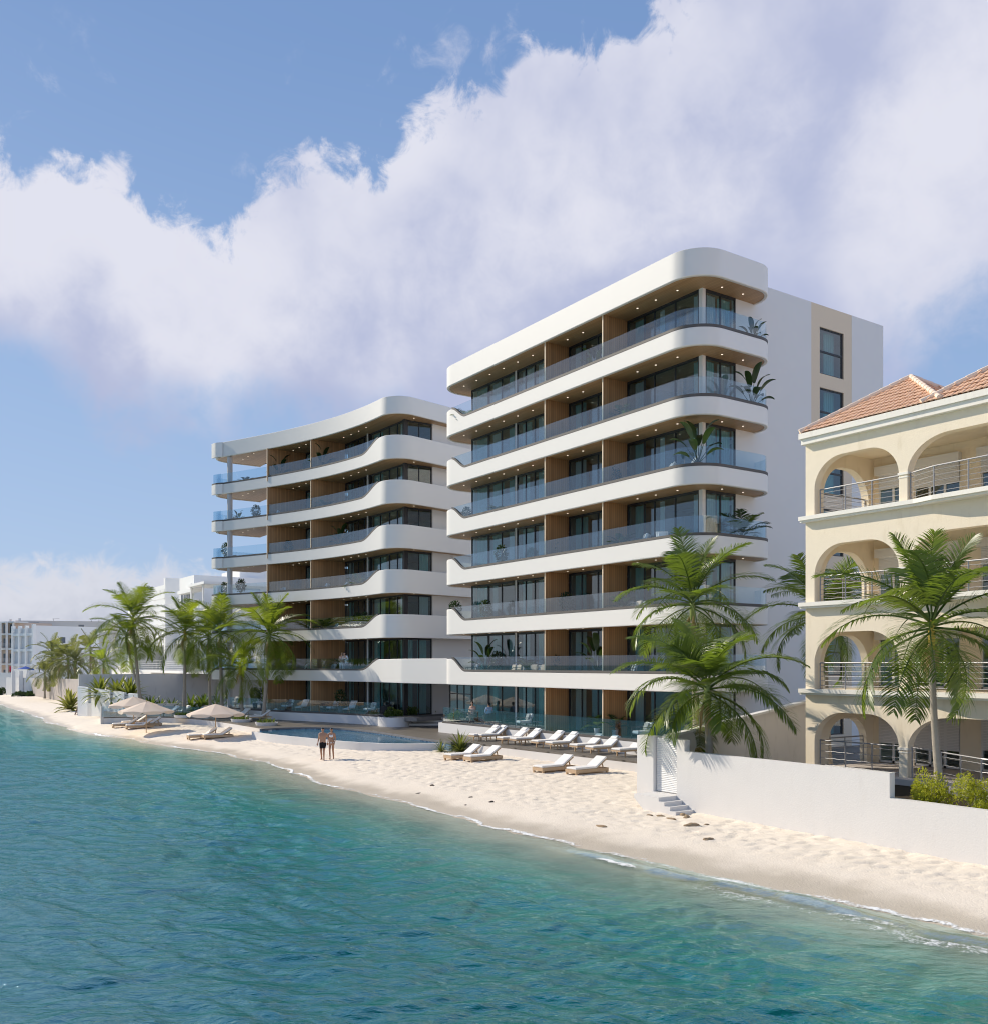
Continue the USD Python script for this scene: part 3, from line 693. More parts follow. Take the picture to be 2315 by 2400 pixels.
for k in range(1, 8):
    zb = ZB[k]; last = k == 7
    if k == 1:                                             # the first-floor band runs straight on to the other block
        l1 = resample(round_line([A_ + np.array([0, 5.2]), A_] + list(fr) + [np.array([-15.6, -.40]), np.array([-10.62, .27])], [1.5] + [0] * 60 + [1.4], 14), .16)
        s1 = np.concatenate([[0], np.cumsum(np.linalg.norm(np.diff(l1, axis=0), axis=1))]); t1 = sstep(s1, sA, sB)
        band(lb_, l1, zb, zb + .84 + .84 * t1, .84); i1 = offset(l1, -.16)
        p1 = sg.Polygon(np.vstack([i1, [[-11.4, 3.5], D_ + [2, 0]], inner[-1:] + [[-2, 3.0]], [A_ + [7.2, 7.5], A_ + [4.9, 5.2]]])).buffer(0)
        p1 = p1 if p1.geom_type == 'Polygon' else max(p1.geoms, key=lambda g: g.area)
        part(lb_, 'floor_slab', MB().prism(p1, zb + .09, zb + .5), terrace_floor)
        lamps(part(lb_, 'soffit', MB().prism(p1, zb + .035, zb + .088), wood_soffit), LAMP_L, zb + .035)
        ri = np.where(s1 < sB - .25)[0]; rail(lb_, l1[ri], (zb + .84 + .84 * t1)[ri], zb + 1.75)
        continue
    top = zb + (1.25 if last else .84) + (0 if last else .84) * ltop
    band(lb_, lline, zb, top, .84)
    part(lb_, 'floor_slab', MB().prism(lpoly, zb + .09, zb + (.9 if last else .5)), terrace_floor)
    sf = part(lb_, 'soffit', MB().prism(lpoly, zb + .035, zb + .088), wood_soffit)
    lamps(sf, LAMP_L, zb + .035)
    if not last:
        ri = np.where(Ls < sB - .25)[0]
        rail(lb_, lline[ri], np.asarray(top)[ri], zb + 1.75)
col_xy = S(-22.75, 81.3)
for k in range(0, 7):
    z0, z1 = fl(k), ZB[k + 1] + .035
    divider(lb_, d1, g0 + [0, 0], z0, z1); divider(lb_, d2, g1 + [0, -.05], z0, z1)
    part(lb_, 'end_wall', MB().slab(g0 + [0, .01], g0 + [0, 9.0], z0, z1, .2), white)
    c = lambda lo, hi: (lo, hi, curt_pick())
    v = rnd.random(); L01, L12, L23 = np.linalg.norm(g1 - g0), np.linalg.norm(g2 - g1), np.linalg.norm(g3 - g2)
    glaze(lb_, g0 + [.1, 0], g1 + [-.1, 0], z0, z1, [1.2, 2.6, 3.8], [c(.1, .8)])
    t12 = (g2 - g1) / L12
    glaze(lb_, g1 + t12 * .12, g1 + t12 * 4.25, z0, z1, [1.1, 2.2, 3.2], [c(.2, 1.0), c(3.3, 4.0)])
    glaze(lb_, g1 + t12 * 4.4, g2 - t12 * .12, z0, z1, [1.5, 2.9, 4.1], [c(.15, 1.2 + v), c(4.2, 5.0)])
    t23 = (g3 - g2) / L23
    glaze(lb_, g2 + t23 * .16, g3, z0, z1, [1.0], [c(1.1, 1.9)] if v > .5 else [c(.1, .6), c(1.0, 1.8)] if k < 3 else [])
    part(lb_, 'corner_post', MB().box((*(g2 - .14), z0), (*(g2 + .14), z1)), frame_dark)
    part(lb_, 'post', MB().disc((*(g1 + t12 * 4.32 + [-.1, -.2]), z0), .06, z1 - z0, 12), white)
    part(lb_, 'side_wall', MB().slab(g3 + t23 * .02, g3 + t23 * .02 + sd_ * 9, z0, z1, .2), white)
    rw = MB().slab(g0 + [0, 5.5], g1 + [1.2, 4.4], z0, z1, .1).slab(g1 + [1.2, 4.4], g3 + sd_ * 4.2, z0, z1, .1).slab(g1 + [0, .3], g1 + [0, 5], z0, z1, .15)
    part(lb_, 'room_wall', rw, room_wall)
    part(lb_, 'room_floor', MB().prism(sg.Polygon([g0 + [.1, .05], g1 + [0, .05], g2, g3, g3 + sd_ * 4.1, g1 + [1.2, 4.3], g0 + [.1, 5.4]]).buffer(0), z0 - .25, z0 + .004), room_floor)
    part(lb_, 'column', MB().disc((*col_xy, z0), .23, z1 - z0, 24), concrete_col, smooth=40)
part(lb_, 'roof', MB().prism(lpoly.buffer(-.3), 24.33, 24.45), white)

# ------------------------------------------------------------------ deck, pool, terraces, walls of the site
xy = lambda px, py, z: G(px, py, z)[:2]
FAR = [(613, 1709.6), (665.8, 1706), (732, 1704.8), (784.7, 1706.4), (850.8, 1711.4), (930, 1722.8), (996, 1732), (1057, 1740)]
NEAR = [(593, 1716.5), (639, 1723), (718.6, 1731), (824, 1740), (890.5, 1743.6), (943, 1744.6), (1009.5, 1743.5), (1050, 1743), (1084, 1742)]
far = np.array([xy(*p, DECK) for p in FAR]); near_ = np.array([xy(*p, .93) for p in NEAR])
def curve(pts, n=60, s=.02):
    t, _ = splprep(np.asarray(pts).T, s=s, k=3); return np.array(splev(np.linspace(0, 1, n), t)).T
farc = curve(far); nearc = curve(np.vstack([[far[0] * .5 + near_[0] * .5 + [-.15, -.3]], near_]))
pool_poly = sg.Polygon(np.vstack([farc, nearc[::-1]])).buffer(0)
DL0 = S(-36.4, 87.5)
Ldeck = np.array([xy(238, 1681.5, DECK), xy(310, 1680.0, DECK), xy(391.5, 1680.3, DECK), xy(497.3, 1688, DECK), xy(560, 1696.8, DECK), xy(629.5, 1708, DECK)])
Lc = curve(Ldeck, 40)
Rdeck = np.array([xy(1085, 1740, DECK), xy(1110, 1742, DECK), xy(1491, 1785, DECK), [17.0, -2.0]])
front = np.vstack([Lc, [far[0]], farc[1:], Rdeck[1:]])
deck_poly = sg.Polygon(np.vstack([front, [[17.0, 15], [-56.0, 15], S(-39.6, 95.2)]])).buffer(0).difference(pool_poly.buffer(.02))
if deck_poly.geom_type != 'Polygon': deck_poly = max(deck_poly.geoms, key=lambda g: g.area)
setting('pool_deck', MB().prism(deck_poly, DECK - .09, DECK), deck_wood)
dw = thing('deck_wall', 'low white retaining wall that curves along the edge of the wooden deck', 'retaining wall')
part(dw, 'wall', ribbon(resample(np.vstack([[DL0], Lc]), .4), .0, -.25, .05, DECK - .092).get(), white_wall, smooth=35)
dw2 = single('deck_wall', ribbon(Rdeck, .0, -.25, .05, DECK - .092), white_wall, 'low white retaining wall on the sand below the row of white deck loungers', 'retaining wall')
pool = thing('swimming_pool', 'kidney shaped infinity pool with blue mosaic edge above the beach', 'swimming pool')
part(pool, 'outer_wall', ribbon(nearc, .0, -.22, .1, .95).get(), white_wall, smooth=35)
part(pool, 'mosaic_edge', ribbon(farc, -.004, -.12, .5, DECK - .095).get(), mosaic, smooth=35)
part(pool, 'rim', ribbon(farc, .03, -.12, DECK - .094, DECK + .012).get(), pot_grey, smooth=35)
N = Nodes(); N('geometry', 'g')
bmp = N('bump', height=N.noise('g.position', 2.2, 4, .55, distortion=.5) + '.fac', strength=.22, distance=.06) + '.normal'
N('diffuse_bsdf', 'd', color=N.mixc(N.noise('g.position', .5, 3) + '.fac', (.028, .10, .17), (.06, .18, .26))); N('glossy_bsdf', 'gl', roughness=.02, normal=bmp, color=(1, 1, 1)); N('fresnel', 'f', IOR=1.33, normal=bmp)
N('mix_closure', 'm', fac=N.math('minimum', 'f.fac', .55), closure1='d.BSDF', closure2='gl.BSDF')
pool_mat = N.build('pool_water', 'm.closure')
part(pool, 'pool_water', MB().prism(pool_poly.buffer(-.06), .5, .925), pool_mat)

# terraces in front of the ground floors
mt = thing('terrace', 'raised ground floor terrace with glass balustrade in front of the right block', 'terrace')
tl = round_line([(-11.4, 4.9), (-11.4, .0), (11.0, .0), (11.0, 5.2)], [.05, .3], 3); tl = resample(tl, .25)
part(mt, 'terrace_wall', ribbon(tl, 0, -.3, .6, TERR - .09).get(), white)
part(mt, 'terrace_floor', MB().prism(sg.Polygon(np.vstack([offset(tl, -.29), [[11, 5.2]]])).buffer(0), TERR - .3, TERR - .012), terrace_floor)
rail(mt, tl[(tl[:, 0] > -11.0) & (tl[:, 1] < 4.6)], np.full(((tl[:, 0] > -11.0) & (tl[:, 1] < 4.6)).sum(), TERR - .088), 2.74)
lt = thing('terrace', 'raised curved terrace with glass balustrade in front of the left block', 'terrace')
tp = np.array([S((px - CXP) / FPX * Y, Y) for px, Y in [(470, 86), (500, 83.5), (560, 79.6), (628.7, 76.2), (700, 74.2), (745, 73.0), (820, 70.8), (888, 68.0)]])
tcv = curve(tp, 60)
part(lt, 'terrace_wall', ribbon(tcv, 0, -.3, .6, TERR - .09).get(), white, smooth=35)
part(lt, 'terrace_floor', MB().prism(sg.Polygon(np.vstack([offset(tcv, -.29), [C_ + [1.0, 1.2], D_, D_ + [0, 5], A_ + [0, 9]]])).buffer(0), TERR - .3, TERR - .012), terrace_floor)
rail(lt, resample(tcv, .3), np.full(len(resample(tcv, .3)), TERR - .088), 2.72)
# planter with hedge and steps between the blocks
pc = curve([S((px - CXP) / FPX * Y, Y) for px, Y in [(886, 68.0), (905, 66.9), (930, 66.5), (951, 67.0), (968, 68.3), (980, 70.2)]], 24)
pl = thing('planter_wall', 'curved white planter wall beside the pool steps', 'planter')
part(pl, 'wall', ribbon(pc, 0, -.18, .6, 1.74).get(), white, smooth=35)
soil_mat = simple('soil', (.05, .04, .03), .95, .1)
part(pl, 'soil', MB().prism(sg.Polygon(np.vstack([offset(pc, -.17), [S(-6.4, 72), S(-9.0, 69.6)]])).buffer(0), .9, 1.62), soil_mat)
st = thing('garden_steps', 'three wide white steps from the pool deck up to the terrace', 'steps')
for k, (px0, py) in enumerate([(951, 1703.5), (963, 1697), (976, 1690)]):
    z = DECK + .2 * (k + 1); Y = 67.4 + .42 * k
    a, b = S((px0 - CXP) / FPX * Y, Y), S((1046 - CXP) / FPX * Y, Y)
    part(st, 'step', MB().slab(a, b, z - .2 + .06, z, 1.2 + .4 * k, 1.0).get(), white_fascia)
    part(st, 'riser', MB().slab(a + FWD[:2] * .06, b + FWD[:2] * .06, DECK - .05 if k == 0 else z - .2, z - .141, 1.0, 1.0).get(), pot_grey)
# left end of the deck: glass fence, low wall, boundary wall, curved white wall
gf = thing('glass_fence', 'glass fence panels along the left end of the deck', 'fence')
fpts = np.vstack([resample(np.array([DL0, Lc[0]]), 1.5), resample(Lc[:22], 1.5)[1:]])
for a, b in zip(fpts, fpts[1:]):
    part(gf, 'glass_panel', MB().slab(a + [.06, .06], b + [.0, .06], DECK + .03, DECK + .92, .015), rail_glass)
part(gf, 'end_post', MB().box((*(Lc[0] + [-.2, -.02]), .1), (*(Lc[0] + [.02, .2]), DECK + .93)), grey_wall)
lw = curve([xy(345, 1672, DECK), xy(390, 1672, DECK), xy(440, 1670.5, DECK), xy(500, 1667, DECK)], 20)
single('garden_wall', ribbon(lw, 0, -.2, .9, DECK + .88), white_old, 'low pale curved wall behind the two deck loungers on the left', 'wall', smooth=35)
bw0 = S(-41.8, 95.0)
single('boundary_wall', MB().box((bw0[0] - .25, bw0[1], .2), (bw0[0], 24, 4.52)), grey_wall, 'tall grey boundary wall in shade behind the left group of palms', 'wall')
cw = thing('curved_white_wall', 'bright white curved wall with dark slot openings beside the left end of the deck', 'wall')
cwp = curve([S((px - CXP) / FPX * Y, Y) for px, Y in [(181, 93.2), (200, 92.6), (225, 91.0), (260, 88.8), (292, 86.9), (325, 85.2)]], 40)
pxs = np.array([PX(*q)[0] for q in cwp]); topz = np.interp(pxs, [181, 310, 330], [3.36, 2.86, 2.8])
cuts_ = [(206.5, 214), (257.5, 266), (291.5, 301)]
edge_px = [pxs[0]] + [e for c_ in cuts_ for e in c_] + [pxs[-1]]
dense = np.stack([np.interp(np.linspace(0, 1, 400), np.linspace(0, 1, 40), cwp[:, i]) for i in (0, 1)], 1); dpx = np.array([PX(*q)[0] for q in dense]); dz = np.interp(dpx, [181, 310, 330], [3.36, 2.86, 2.8])
for n_, (a, b) in enumerate(zip(edge_px, edge_px[1:])):
    idx = np.where((dpx >= a - .3) & (dpx <= b + .3))[0][::4]
    if len(idx) < 2: continue
    if n_ % 2 == 0: part(cw, 'wall', ribbon(dense[idx], 0, -.25, .2, dz[idx]).get(), white_bright, smooth=35)
    else:
        part(cw, 'wall', ribbon(dense[idx], 0, -.25, .2, 1.75 if n_ == 1 else 2.1).get(), white_wall)
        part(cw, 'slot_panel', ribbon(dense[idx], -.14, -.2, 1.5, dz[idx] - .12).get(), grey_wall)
        for zz in (2.3, 2.65, 3.0)[: 3 if n_ == 1 else 2]: part(cw, 'slat', ribbon(dense[idx], -.08, -.12, zz, zz + .06).get(), pot_grey)
part(cw, 'pocket_soil', MB().prism(sg.Polygon(np.vstack([offset(cwp, -.24), [cwp[-1] + [-.3, .1], [bw0[0] + .05, -7.9], [bw0[0] + .05, bw0[1] + .4]]])).buffer(0), .2, 2.4), soil_mat)

# ------------------------------------------------------------------ right-hand boundary: beach wall, gate, steps, sloping wall
WV = float(S(5.19, 34.3)[1]); WU = float(S(5.19, 34.3)[0])
bwl = thing('beach_wall', 'long white beach wall on the right, higher part with the gate recess', 'wall')
hi_u = WU + 10.14
part(bwl, 'pillar', MB().box((WU, WV, .05), (WU + .85, WV + .42, 2.94)), white_wall)
part(bwl, 'lintel_back', MB().box((WU + .85, WV + .34, .05), (WU + 2.0, WV + .42, 2.9)), white_wall)
part(bwl, 'gate_post', MB().box((WU + 2.0, WV + .004, .05), (WU + 2.37, WV + .26, 2.9)), white_wall)
part(bwl, 'wall', MB().box((WU + 2.37, WV, .0), (hi_u, WV + .24, 2.52)), white_wall)
part(bwl, 'sill', MB().box((WU + .85, WV + .0, .05), (WU + 2.0, WV + .34, .98)), white_wall)
single('beach_wall', MB().box((hi_u, WV - .004, .0), (hi_u + 16, WV + .24, 1.83)), white_wall, 'lower white beach wall at the right edge of the picture below the lime green hedge', 'wall')
gate = thing('beach_gate', 'white slatted roller gate in the beach wall above small white steps', 'gate')
ns = 30; gz0, gz1 = 1.0, 2.9
part(gate, 'backing', MB().box((WU + .87, WV + .155, gz0), (WU + 2.0, WV + .18, gz1)), shutter_white)
for k in range(ns):
    z = gz0 + (gz1 - gz0) * k / ns; h = (gz1 - gz0) / ns
    b = MB(); y0 = WV + .115
    b.raw([(WU + .88, y0 + .03, z), (WU + 2.0, y0 + .03, z), (WU + 2.0, y0 + .016, z + h * .5), (WU + .88, y0 + .016, z + h * .5), (WU + .88, y0 + .028, z + h * .98), (WU + 2.0, y0 + .028, z + h * .98)], [(0, 1, 2, 3), (3, 2, 5, 4)])
    part(gate, 'slat', b, shutter_white)
bs = thing('beach_steps', 'small flight of white steps along the foot of the beach wall', 'steps')
part(bs, 'landing', MB().box((WU + .78, WV - .85, .80), (WU + 2.0, WV - .002, .96)), white_wall)
sx = WU + 2.0
for k in range(4):
    part(bs, 'step', MB().box((sx + .27 * k, WV - .85, .05), (sx + .27 * (k + 1), WV - .002, .83 - .13 * k)), white_wall)
part(bs, 'stringer', MB().raw([(WU + .8, WV - .85, .80), (sx, WV - .85, .80), (sx, WV - .85, .15), (WU + 1.5, WV - .85, .25), (WU + .8, WV - .7, .80), (sx, WV - .7, .80), (sx, WV - .7, .15), (WU + 1.5, WV - .7, .25)], [(3, 2, 1, 0), (4, 5, 6, 7), (0, 1, 5, 4), (1, 2, 6, 5), (2, 3, 7, 6), (3, 0, 4, 7)]), white_wall)
sw = thing('sloping_wall', 'sloping plaster wall with white coping running inland from the gate', 'wall')
su = WU + .86
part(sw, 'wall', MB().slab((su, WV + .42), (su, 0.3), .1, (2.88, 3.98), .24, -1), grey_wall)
part(sw, 'coping', MB().slab((su + .02, WV + .4), (su + .02, .3), (2.882, 3.982), (2.97, 4.07), .30, -1), white_old)

# ------------------------------------------------------------------ yellow arcaded villa on the right
VU, VV0 = 19.94, -3.1
va = thing('arcaded_villa', 'yellow stucco villa with arched loggias and terracotta tile roofs', 'villa')
FLZ = [1.80, 4.63, 7.73, 10.83]; TOPZ = [4.42, 7.52, 10.62, 13.62]
def basket(x0, x1, z0, z1, rx, rz, n=14):
    a = np.linspace(math.pi, math.pi / 2, n); left = np.c_[x0 + rx + rx * np.cos(a), z1 - rz + rz * np.sin(a)]
    right = np.c_[x1 - rx - rx * np.cos(a[::-1]), z1 - rz + rz * np.sin(a[::-1])]
    return sg.Polygon(np.vstack([[[x0, z0]], left, right, [[x1, z0]]]))
def upright(poly, y0, y1, axis='x', at=0.0):
    """A plate drawn in (x, z), y0..y1 thick; axis 'y': drawn in (y, z)."""
    t = trimesh.creation.extrude_polygon(poly, y1 - y0, engine='earcut'); v = t.vertices
    w = np.c_[v[:, 0], y0 + v[:, 2], v[:, 1]] if axis == 'x' else np.c_[y0 + v[:, 2], v[:, 0], v[:, 1]]
    return trimesh.Trimesh(w + [VU, VV0, 0], t.faces[:, ::-1] if axis == 'x' else t.faces, process=False)
VLEN, DEP = 13.0, 3.63
for k in range(4):
    z0, z1 = FLZ[k], TOPZ[k] + .21; at = z0 + 2.02
    wall = sg.Polygon([(0, z0 - (.8 if k == 0 else 0)), (VLEN, z0 - (.8 if k == 0 else 0)), (VLEN, z1), (0, z1)])
    wall = wall.difference(basket(.38, 3.69, z0 - 1, at, 1.15, 1.08)).difference(basket(3.99, 10.4, z0 - 1, at, 1.45, 1.12))
    for g in (wall.geoms if hasattr(wall, 'geoms') else [wall]): part(va, 'arcade_wall', upright(g, 0, .34), stucco)
    side = sg.Polygon([(.34, z0 - (.8 if k == 0 else 0)), (11, z0 - (.8 if k == 0 else 0)), (11, z1), (.34, z1)])
    if k: side = side.difference(basket(.62, 3.32, z0 - .001, z0 + 1.95, 1.15, 1.2))
    else: side = side.difference(basket(.9, 3.2, z0 - .001, z0 + 1.7, .9, .9))
    part(va, 'side_wall', upright(side, 0, .3, 'y'), stucco)
    wins = [(.53, 1.70), (1.97, 3.70), (4.45, 6.1), (6.6, 8.6)]
    wt = z0 + 2.10
    back = sg.Polygon([(.3, z0), (VLEN, z0), (VLEN, z1), (.3, z1)])
    for a, b in wins: back = back.difference(sg.box(a, z0 + (.0 if k < 2 else .05), b, wt))
    part(va, 'back_wall', upright(back, DEP, DEP + .2), stucco)
    part(va, 'room_wall', MB().box((VU + .3, VV0 + DEP + 2, z0), (VU + VLEN, VV0 + DEP + 2.1, z1)), room_wall)
    for n_, (a, b) in enumerate(wins):
        y = VV0 + DEP; fz = z0 + .02
        m = MB(); cuts = [a, (a + b) / 2, b] if b - a < 1.3 else [a, a + (b - a) * .34, a + (b - a) * .67, b]
        for c_ in cuts: m.box((VU + c_ - .045, y + .02, fz), (VU + c_ + .045, y + .09, wt))
        m.box((VU + a, y + .02, fz), (VU + b, y + .09, fz + .08)).box((VU + a, y + .02, wt - .08), (VU + b, y + .09, wt))
        w = part(va, 'window', m, shutter_white)
        for c0, c1 in zip(cuts, cuts[1:]): part(w, 'pane', MB().box((VU + c0 + .045, y + .05, fz + .08), (VU + c1 - .045, y + .062, wt - .08)), pane_glass)
        part(w, 'shutter_box', MB().box((VU + a - .06, y - .22, wt - .30), (VU + b + .06, y - .002, wt + .02)), shutter_white)
        drop = [1.05, .0, .62, .60][k] + (.12 if n_ == 1 else 0) if k != 1 else 0
        if drop:
            sb = MB(); nn_ = int(drop / .055)
            for q in range(nn_):
                zz = wt - .30 - .055 * (q + 1); sb.box((VU + a + .02, y - .05, zz + .004), (VU + b - .02, y - .022 + .012 * (q % 2), zz + .053))
            part(w, 'roller_shutter', sb, shutter_white)
    if k:
        # balcony ledge: floor slab with a white nosing that steps outwards in the second bay
        led = sg.Polygon([(-.12, -.27), (4.35, -.27), (5.1, -.46), (VLEN, -.85), (VLEN, .02), (0, .02), (0, 11), (-.12, 11)])
        v = np.array(led.exterior.coords)[:-1]
        t = trimesh.creation.extrude_polygon(led, .14, engine='earcut'); t.apply_translation((VU, VV0, z0 - .14)); part(va, 'ledge', t, cream)
        low = led.buffer(-.0).intersection(sg.box(-.25, -.9, VLEN, 11)).buffer(-.1).union(sg.box(-.1, -.2, VLEN, .02)).buffer(0)
        t = trimesh.creation.extrude_polygon(low if low.geom_type == 'Polygon' else max(low.geoms, key=lambda g: g.area), .07, engine='earcut'); t.apply_translation((VU, VV0, z0 - .211)); part(va, 'ledge_moulding', t, cream)
        part(va, 'floor_slab', MB().box((VU + .31, VV0 + .35, z0 - .2), (VU + VLEN, VV0 + DEP + 2, z0 + .01)), stucco)
    cp = MB().box((VU + 3.66, VV0 - .03, z0 + .90), (VU + 4.02, VV0 + .37, z0 + .98)).box((VU + 3.675, VV0 - .015, z0 + .80), (VU + 4.005, VV0 + .355, z0 + .84))
    part(va, 'capital', cp, cream)
    # steel rails
    def rails(pts, z, top=.93, n=5, post_step=1.12, ends=True):
        pts = [np.array([VU + p[0], VV0 + p[1]]) for p in pts]
        m = thing_rail = MB()
        for a, b in zip(pts, pts[1:]):
            m.tube([(*a, z + top), (*b, z + top)], .026, 8)
        r = part(va, 'railing', m, steel)
        for q in range(n):
            zz = z + .12 + (top - .2) * q / (n - 1) * .93
            mm = MB()
            for a, b in zip(pts, pts[1:]): mm.tube([(*a, zz), (*b, zz)], .009, 6)
            part(r, 'bar', mm, steel)
        for i_, (a, b) in enumerate(zip(pts, pts[1:])):
            L_ = np.linalg.norm(b - a); k_ = max(1, round(L_ / post_step))
            for q in range(k_ + (1 if i_ == len(pts) - 2 else 0)):
                c_ = a + (b - a) * q / k_; part(r, 'post', MB().tube([(*c_, z), (*c_, z + top)], .022, 8), steel)
    if k:
        rails([(.5, .17), (3.62, .17)], z0); rails([(.15, .6), (.15, 3.3)], z0); rails([(4.05, .1), (5.1, -.32), (VLEN - 1, -.68)], z0)
    else:
        rails([(.5, .17), (3.62, .17)], z0, 1.0, 4); rails([(.15, .95), (.15, 3.2)], z0, 1.0, 4); rails([(4.1, .1), (5.6, -.75), (7.4, -1.75), (11.5, -2.6)], z0, 1.0, 4, 1.3)
part(va, 'patio', MB().prism(sg.Polygon([(VU - .05, VV0 - .1), (VU + 4.6, VV0 - .6), (VU + 7.6, VV0 - 2.0), (VU + 13, VV0 - 3), (VU + 13, VV0 + 6), (VU - .05, VV0 + 6)]), .6, 1.8), simple('patio_paving', (.55, .50, .46), .8, .2, noise=.05, scale=3))
# eaves and tiled hip roofs
part(va, 'eave', MB().box((VU - .10, VV0 - .28, 13.62), (VU + VLEN, VV0 + .4, 13.82)).box((VU - .10, VV0 + .4, 13.62), (VU + .4, VV0 + 11, 13.82)), cream)
part(va, 'eave_moulding', MB().box((VU - .05, VV0 - .2, 13.42), (VU + VLEN, VV0 - .002, 13.618)), cream)
part(va, 'ceiling', MB().box((VU + .3, VV0 + .35, 13.3), (VU + VLEN, VV0 + 6, 13.4)), stucco)
def tiles(parent, tri, name):
    """Barrel tiles laid up the slope of a roof face (polygon of 3-D points, the first edge along the eave)."""
    tri = np.asarray(tri, float); e = tri[1] - tri[0]; e /= np.linalg.norm(e); n = np.cross(e, tri[2] - tri[0]); n /= np.linalg.norm(n)
    if n[2] < 0: n = -n
    up = np.cross(n, e); up = up if up[2] > 0 else -up
    p2 = sg.Polygon([((p - tri[0]) @ e, (p - tri[0]) @ up) for p in tri]); x0, y0, x1, y1 = p2.bounds
    b = MB(); w, l = .175, .33; ang = np.linspace(0, math.pi, 6); rg_ = random.Random(5)
    x = x0
    while x < x1:
        c = x + w / 2; y = y0
        while y < y1:
            if p2.buffer(.03).contains(sg.Point(c, y + l / 2)):
                s_ = rg_.uniform(-.012, .012); r0, r1 = w * .56, w * .46; h = rg_.uniform(-.006, .008)
                A = [tri[0] + e * (c + s_ + r0 * math.cos(a)) + up * (y - .02) + n * (r0 * .48 * math.sin(a) + .030 + h) for a in ang]
                B = [tri[0] + e * (c + s_ + r1 * math.cos(a)) + up * (y + l) + n * (r1 * .48 * math.sin(a) + .008 + h) for a in ang]
                lip = [q - n * .018 for q in A]
                b.loft([lip, A, B], closed=False, caps=False)
            y += l
        x += w
    part(parent, name, b, tile_mat, smooth=50, kind='stuff')
    part(parent, 'roof_deck', (tri - n * .01, [(0, k, k + 1) for k in range(1, len(tri) - 1)]), tile_mat)
def ridge(parent, a, b):
    a, b = np.asarray(a, float), np.asarray(b, float); L = np.linalg.norm(b - a); k = int(L / .36); m = MB()
    for q in range(k):
        m.tube([a + (b - a) * q / k, a + (b - a) * (q + 1.08) / k], [.095, .078], 8)
    part(parent, 'ridge_tiles', m, ridge_mat, smooth=40)
ez = 13.82; o = np.array([VU, VV0, 0]); R = lambda x, y, z: o + [x, y, z]
a0, a1, a2, a3 = R(-.07, -.25, ez), R(5.25, -.25, ez), R(5.25, 5.2, ez), R(-.07, 5.2, ez); ap = R(2.58, 2.45, 15.60)
tiles(va, [a0, a1, ap], 'roof_tiles'); tiles(va, [a1, a2, ap], 'roof_tiles'); tiles(va, [a3, a0, ap], 'roof_tiles'); tiles(va, [a2, a3, ap], 'roof_tiles')
for q in (a0, a1, a2, a3): ridge(va, q + [0, 0, .08], ap + [0, 0, .1])
b0, b1, b2, b3 = R(4.62, -.26, ez), R(13, -.26, ez), R(13, 8, ez), R(4.55, 8, ez); t0, t1 = R(8.75, 3.8, 16.6), R(8.9, 3.8, 16.6)
tiles(va, [b0, b1, t1, t0], 'roof_tiles'); tiles(va, [b3, b0, t0], 'roof_tiles')
ridge(va, b0 + [0, 0, .08], t0 + [0, 0, .1])

# ------------------------------------------------------------------ houses and walls at the far end of the beach
def P2(px, Y): return S((px - CXP) / FPX * Y, Y)
def Zat(py, Y): return CAM[2] + (HZ - py) / FPX * Y
# white villa behind the left palms
wv = thing('white_villa', 'white modern villa with stacked balconies and pergola behind the palms', 'villa')
VF = P2(455, 104)                                          # front right corner of the main block; the villa's faces follow the site axes
def u_at(px, v):
    k = (px - CXP) / FPX; q = np.array([0, v]) - CAM[:2]; d_ = np.array([1.0, 0])
    return (k * (q @ FWD[:2]) - q @ RGT[:2]) / (d_ @ RGT[:2] - k * (d_ @ FWD[:2]))
def depth_at(px, v): return (np.array([u_at(px, v), v]) - CAM[:2]) @ FWD[:2]
def abox(name, px0, px1, dv, ly, ytop, ybot, mat=white_bright, parent=None):
    """A box whose sea front runs from px0 to px1, dv metres behind the main front; heights read at its right corner."""
    v = VF[1] + dv; Y = depth_at(px1, v)
    return part(parent or wv, name, MB().box((u_at(px0, v), v, Zat(ybot, Y)), (u_at(px1, v), v + ly, Zat(ytop, Y))), mat)
abox('balcony_slab', 268, 480, -2.2, 10, 1573.5, 1580)
abox('ground_wall', 262, 470, 2.5, 8, 1573, 1640)
abox('balcony_slab', 300, 474, -.8, 9, 1497, 1506)
abox('balcony_slab', 392, 470, -.6, 8, 1417, 1425)
abox('main_block', 421, 455, 0, 9, 1347.5, 1416)
abox('rear_block', 300, 470, 4.5, 8, 1372, 1573)
abox('fin_wall', 384, 387.5, -.4, 5.0, 1354, 1416)
abox('fin_wall', 384, 387.5, -1.6, 6.0, 1425, 1573)
abox('fin_wall', 455, 458.5, -1.8, 6.0, 1425, 1573)
abox('fin_wall', 300, 303, -1.0, 6.0, 1506, 1573)
abox('low_block', 343, 384, 1.2, 5, 1371, 1497)
abox('parapet', 357, 386, -.5, .25, 1394, 1402)
abox('side_block', 455, 482, 2.0, 12, 1366, 1573)
abox('tall_block', 520, 562, 6.0, 8, 1334, 1573)
abox('pergola_roof', 440, 478, -1.4, 9, 1362, 1368)
for px_ in (446, 474): abox('pergola_post', px_, px_ + 1.2, -1.2, .16, 1368, 1416)
abox('window_canopy', 416, 452, -1.0, 1.0, 1378, 1386)
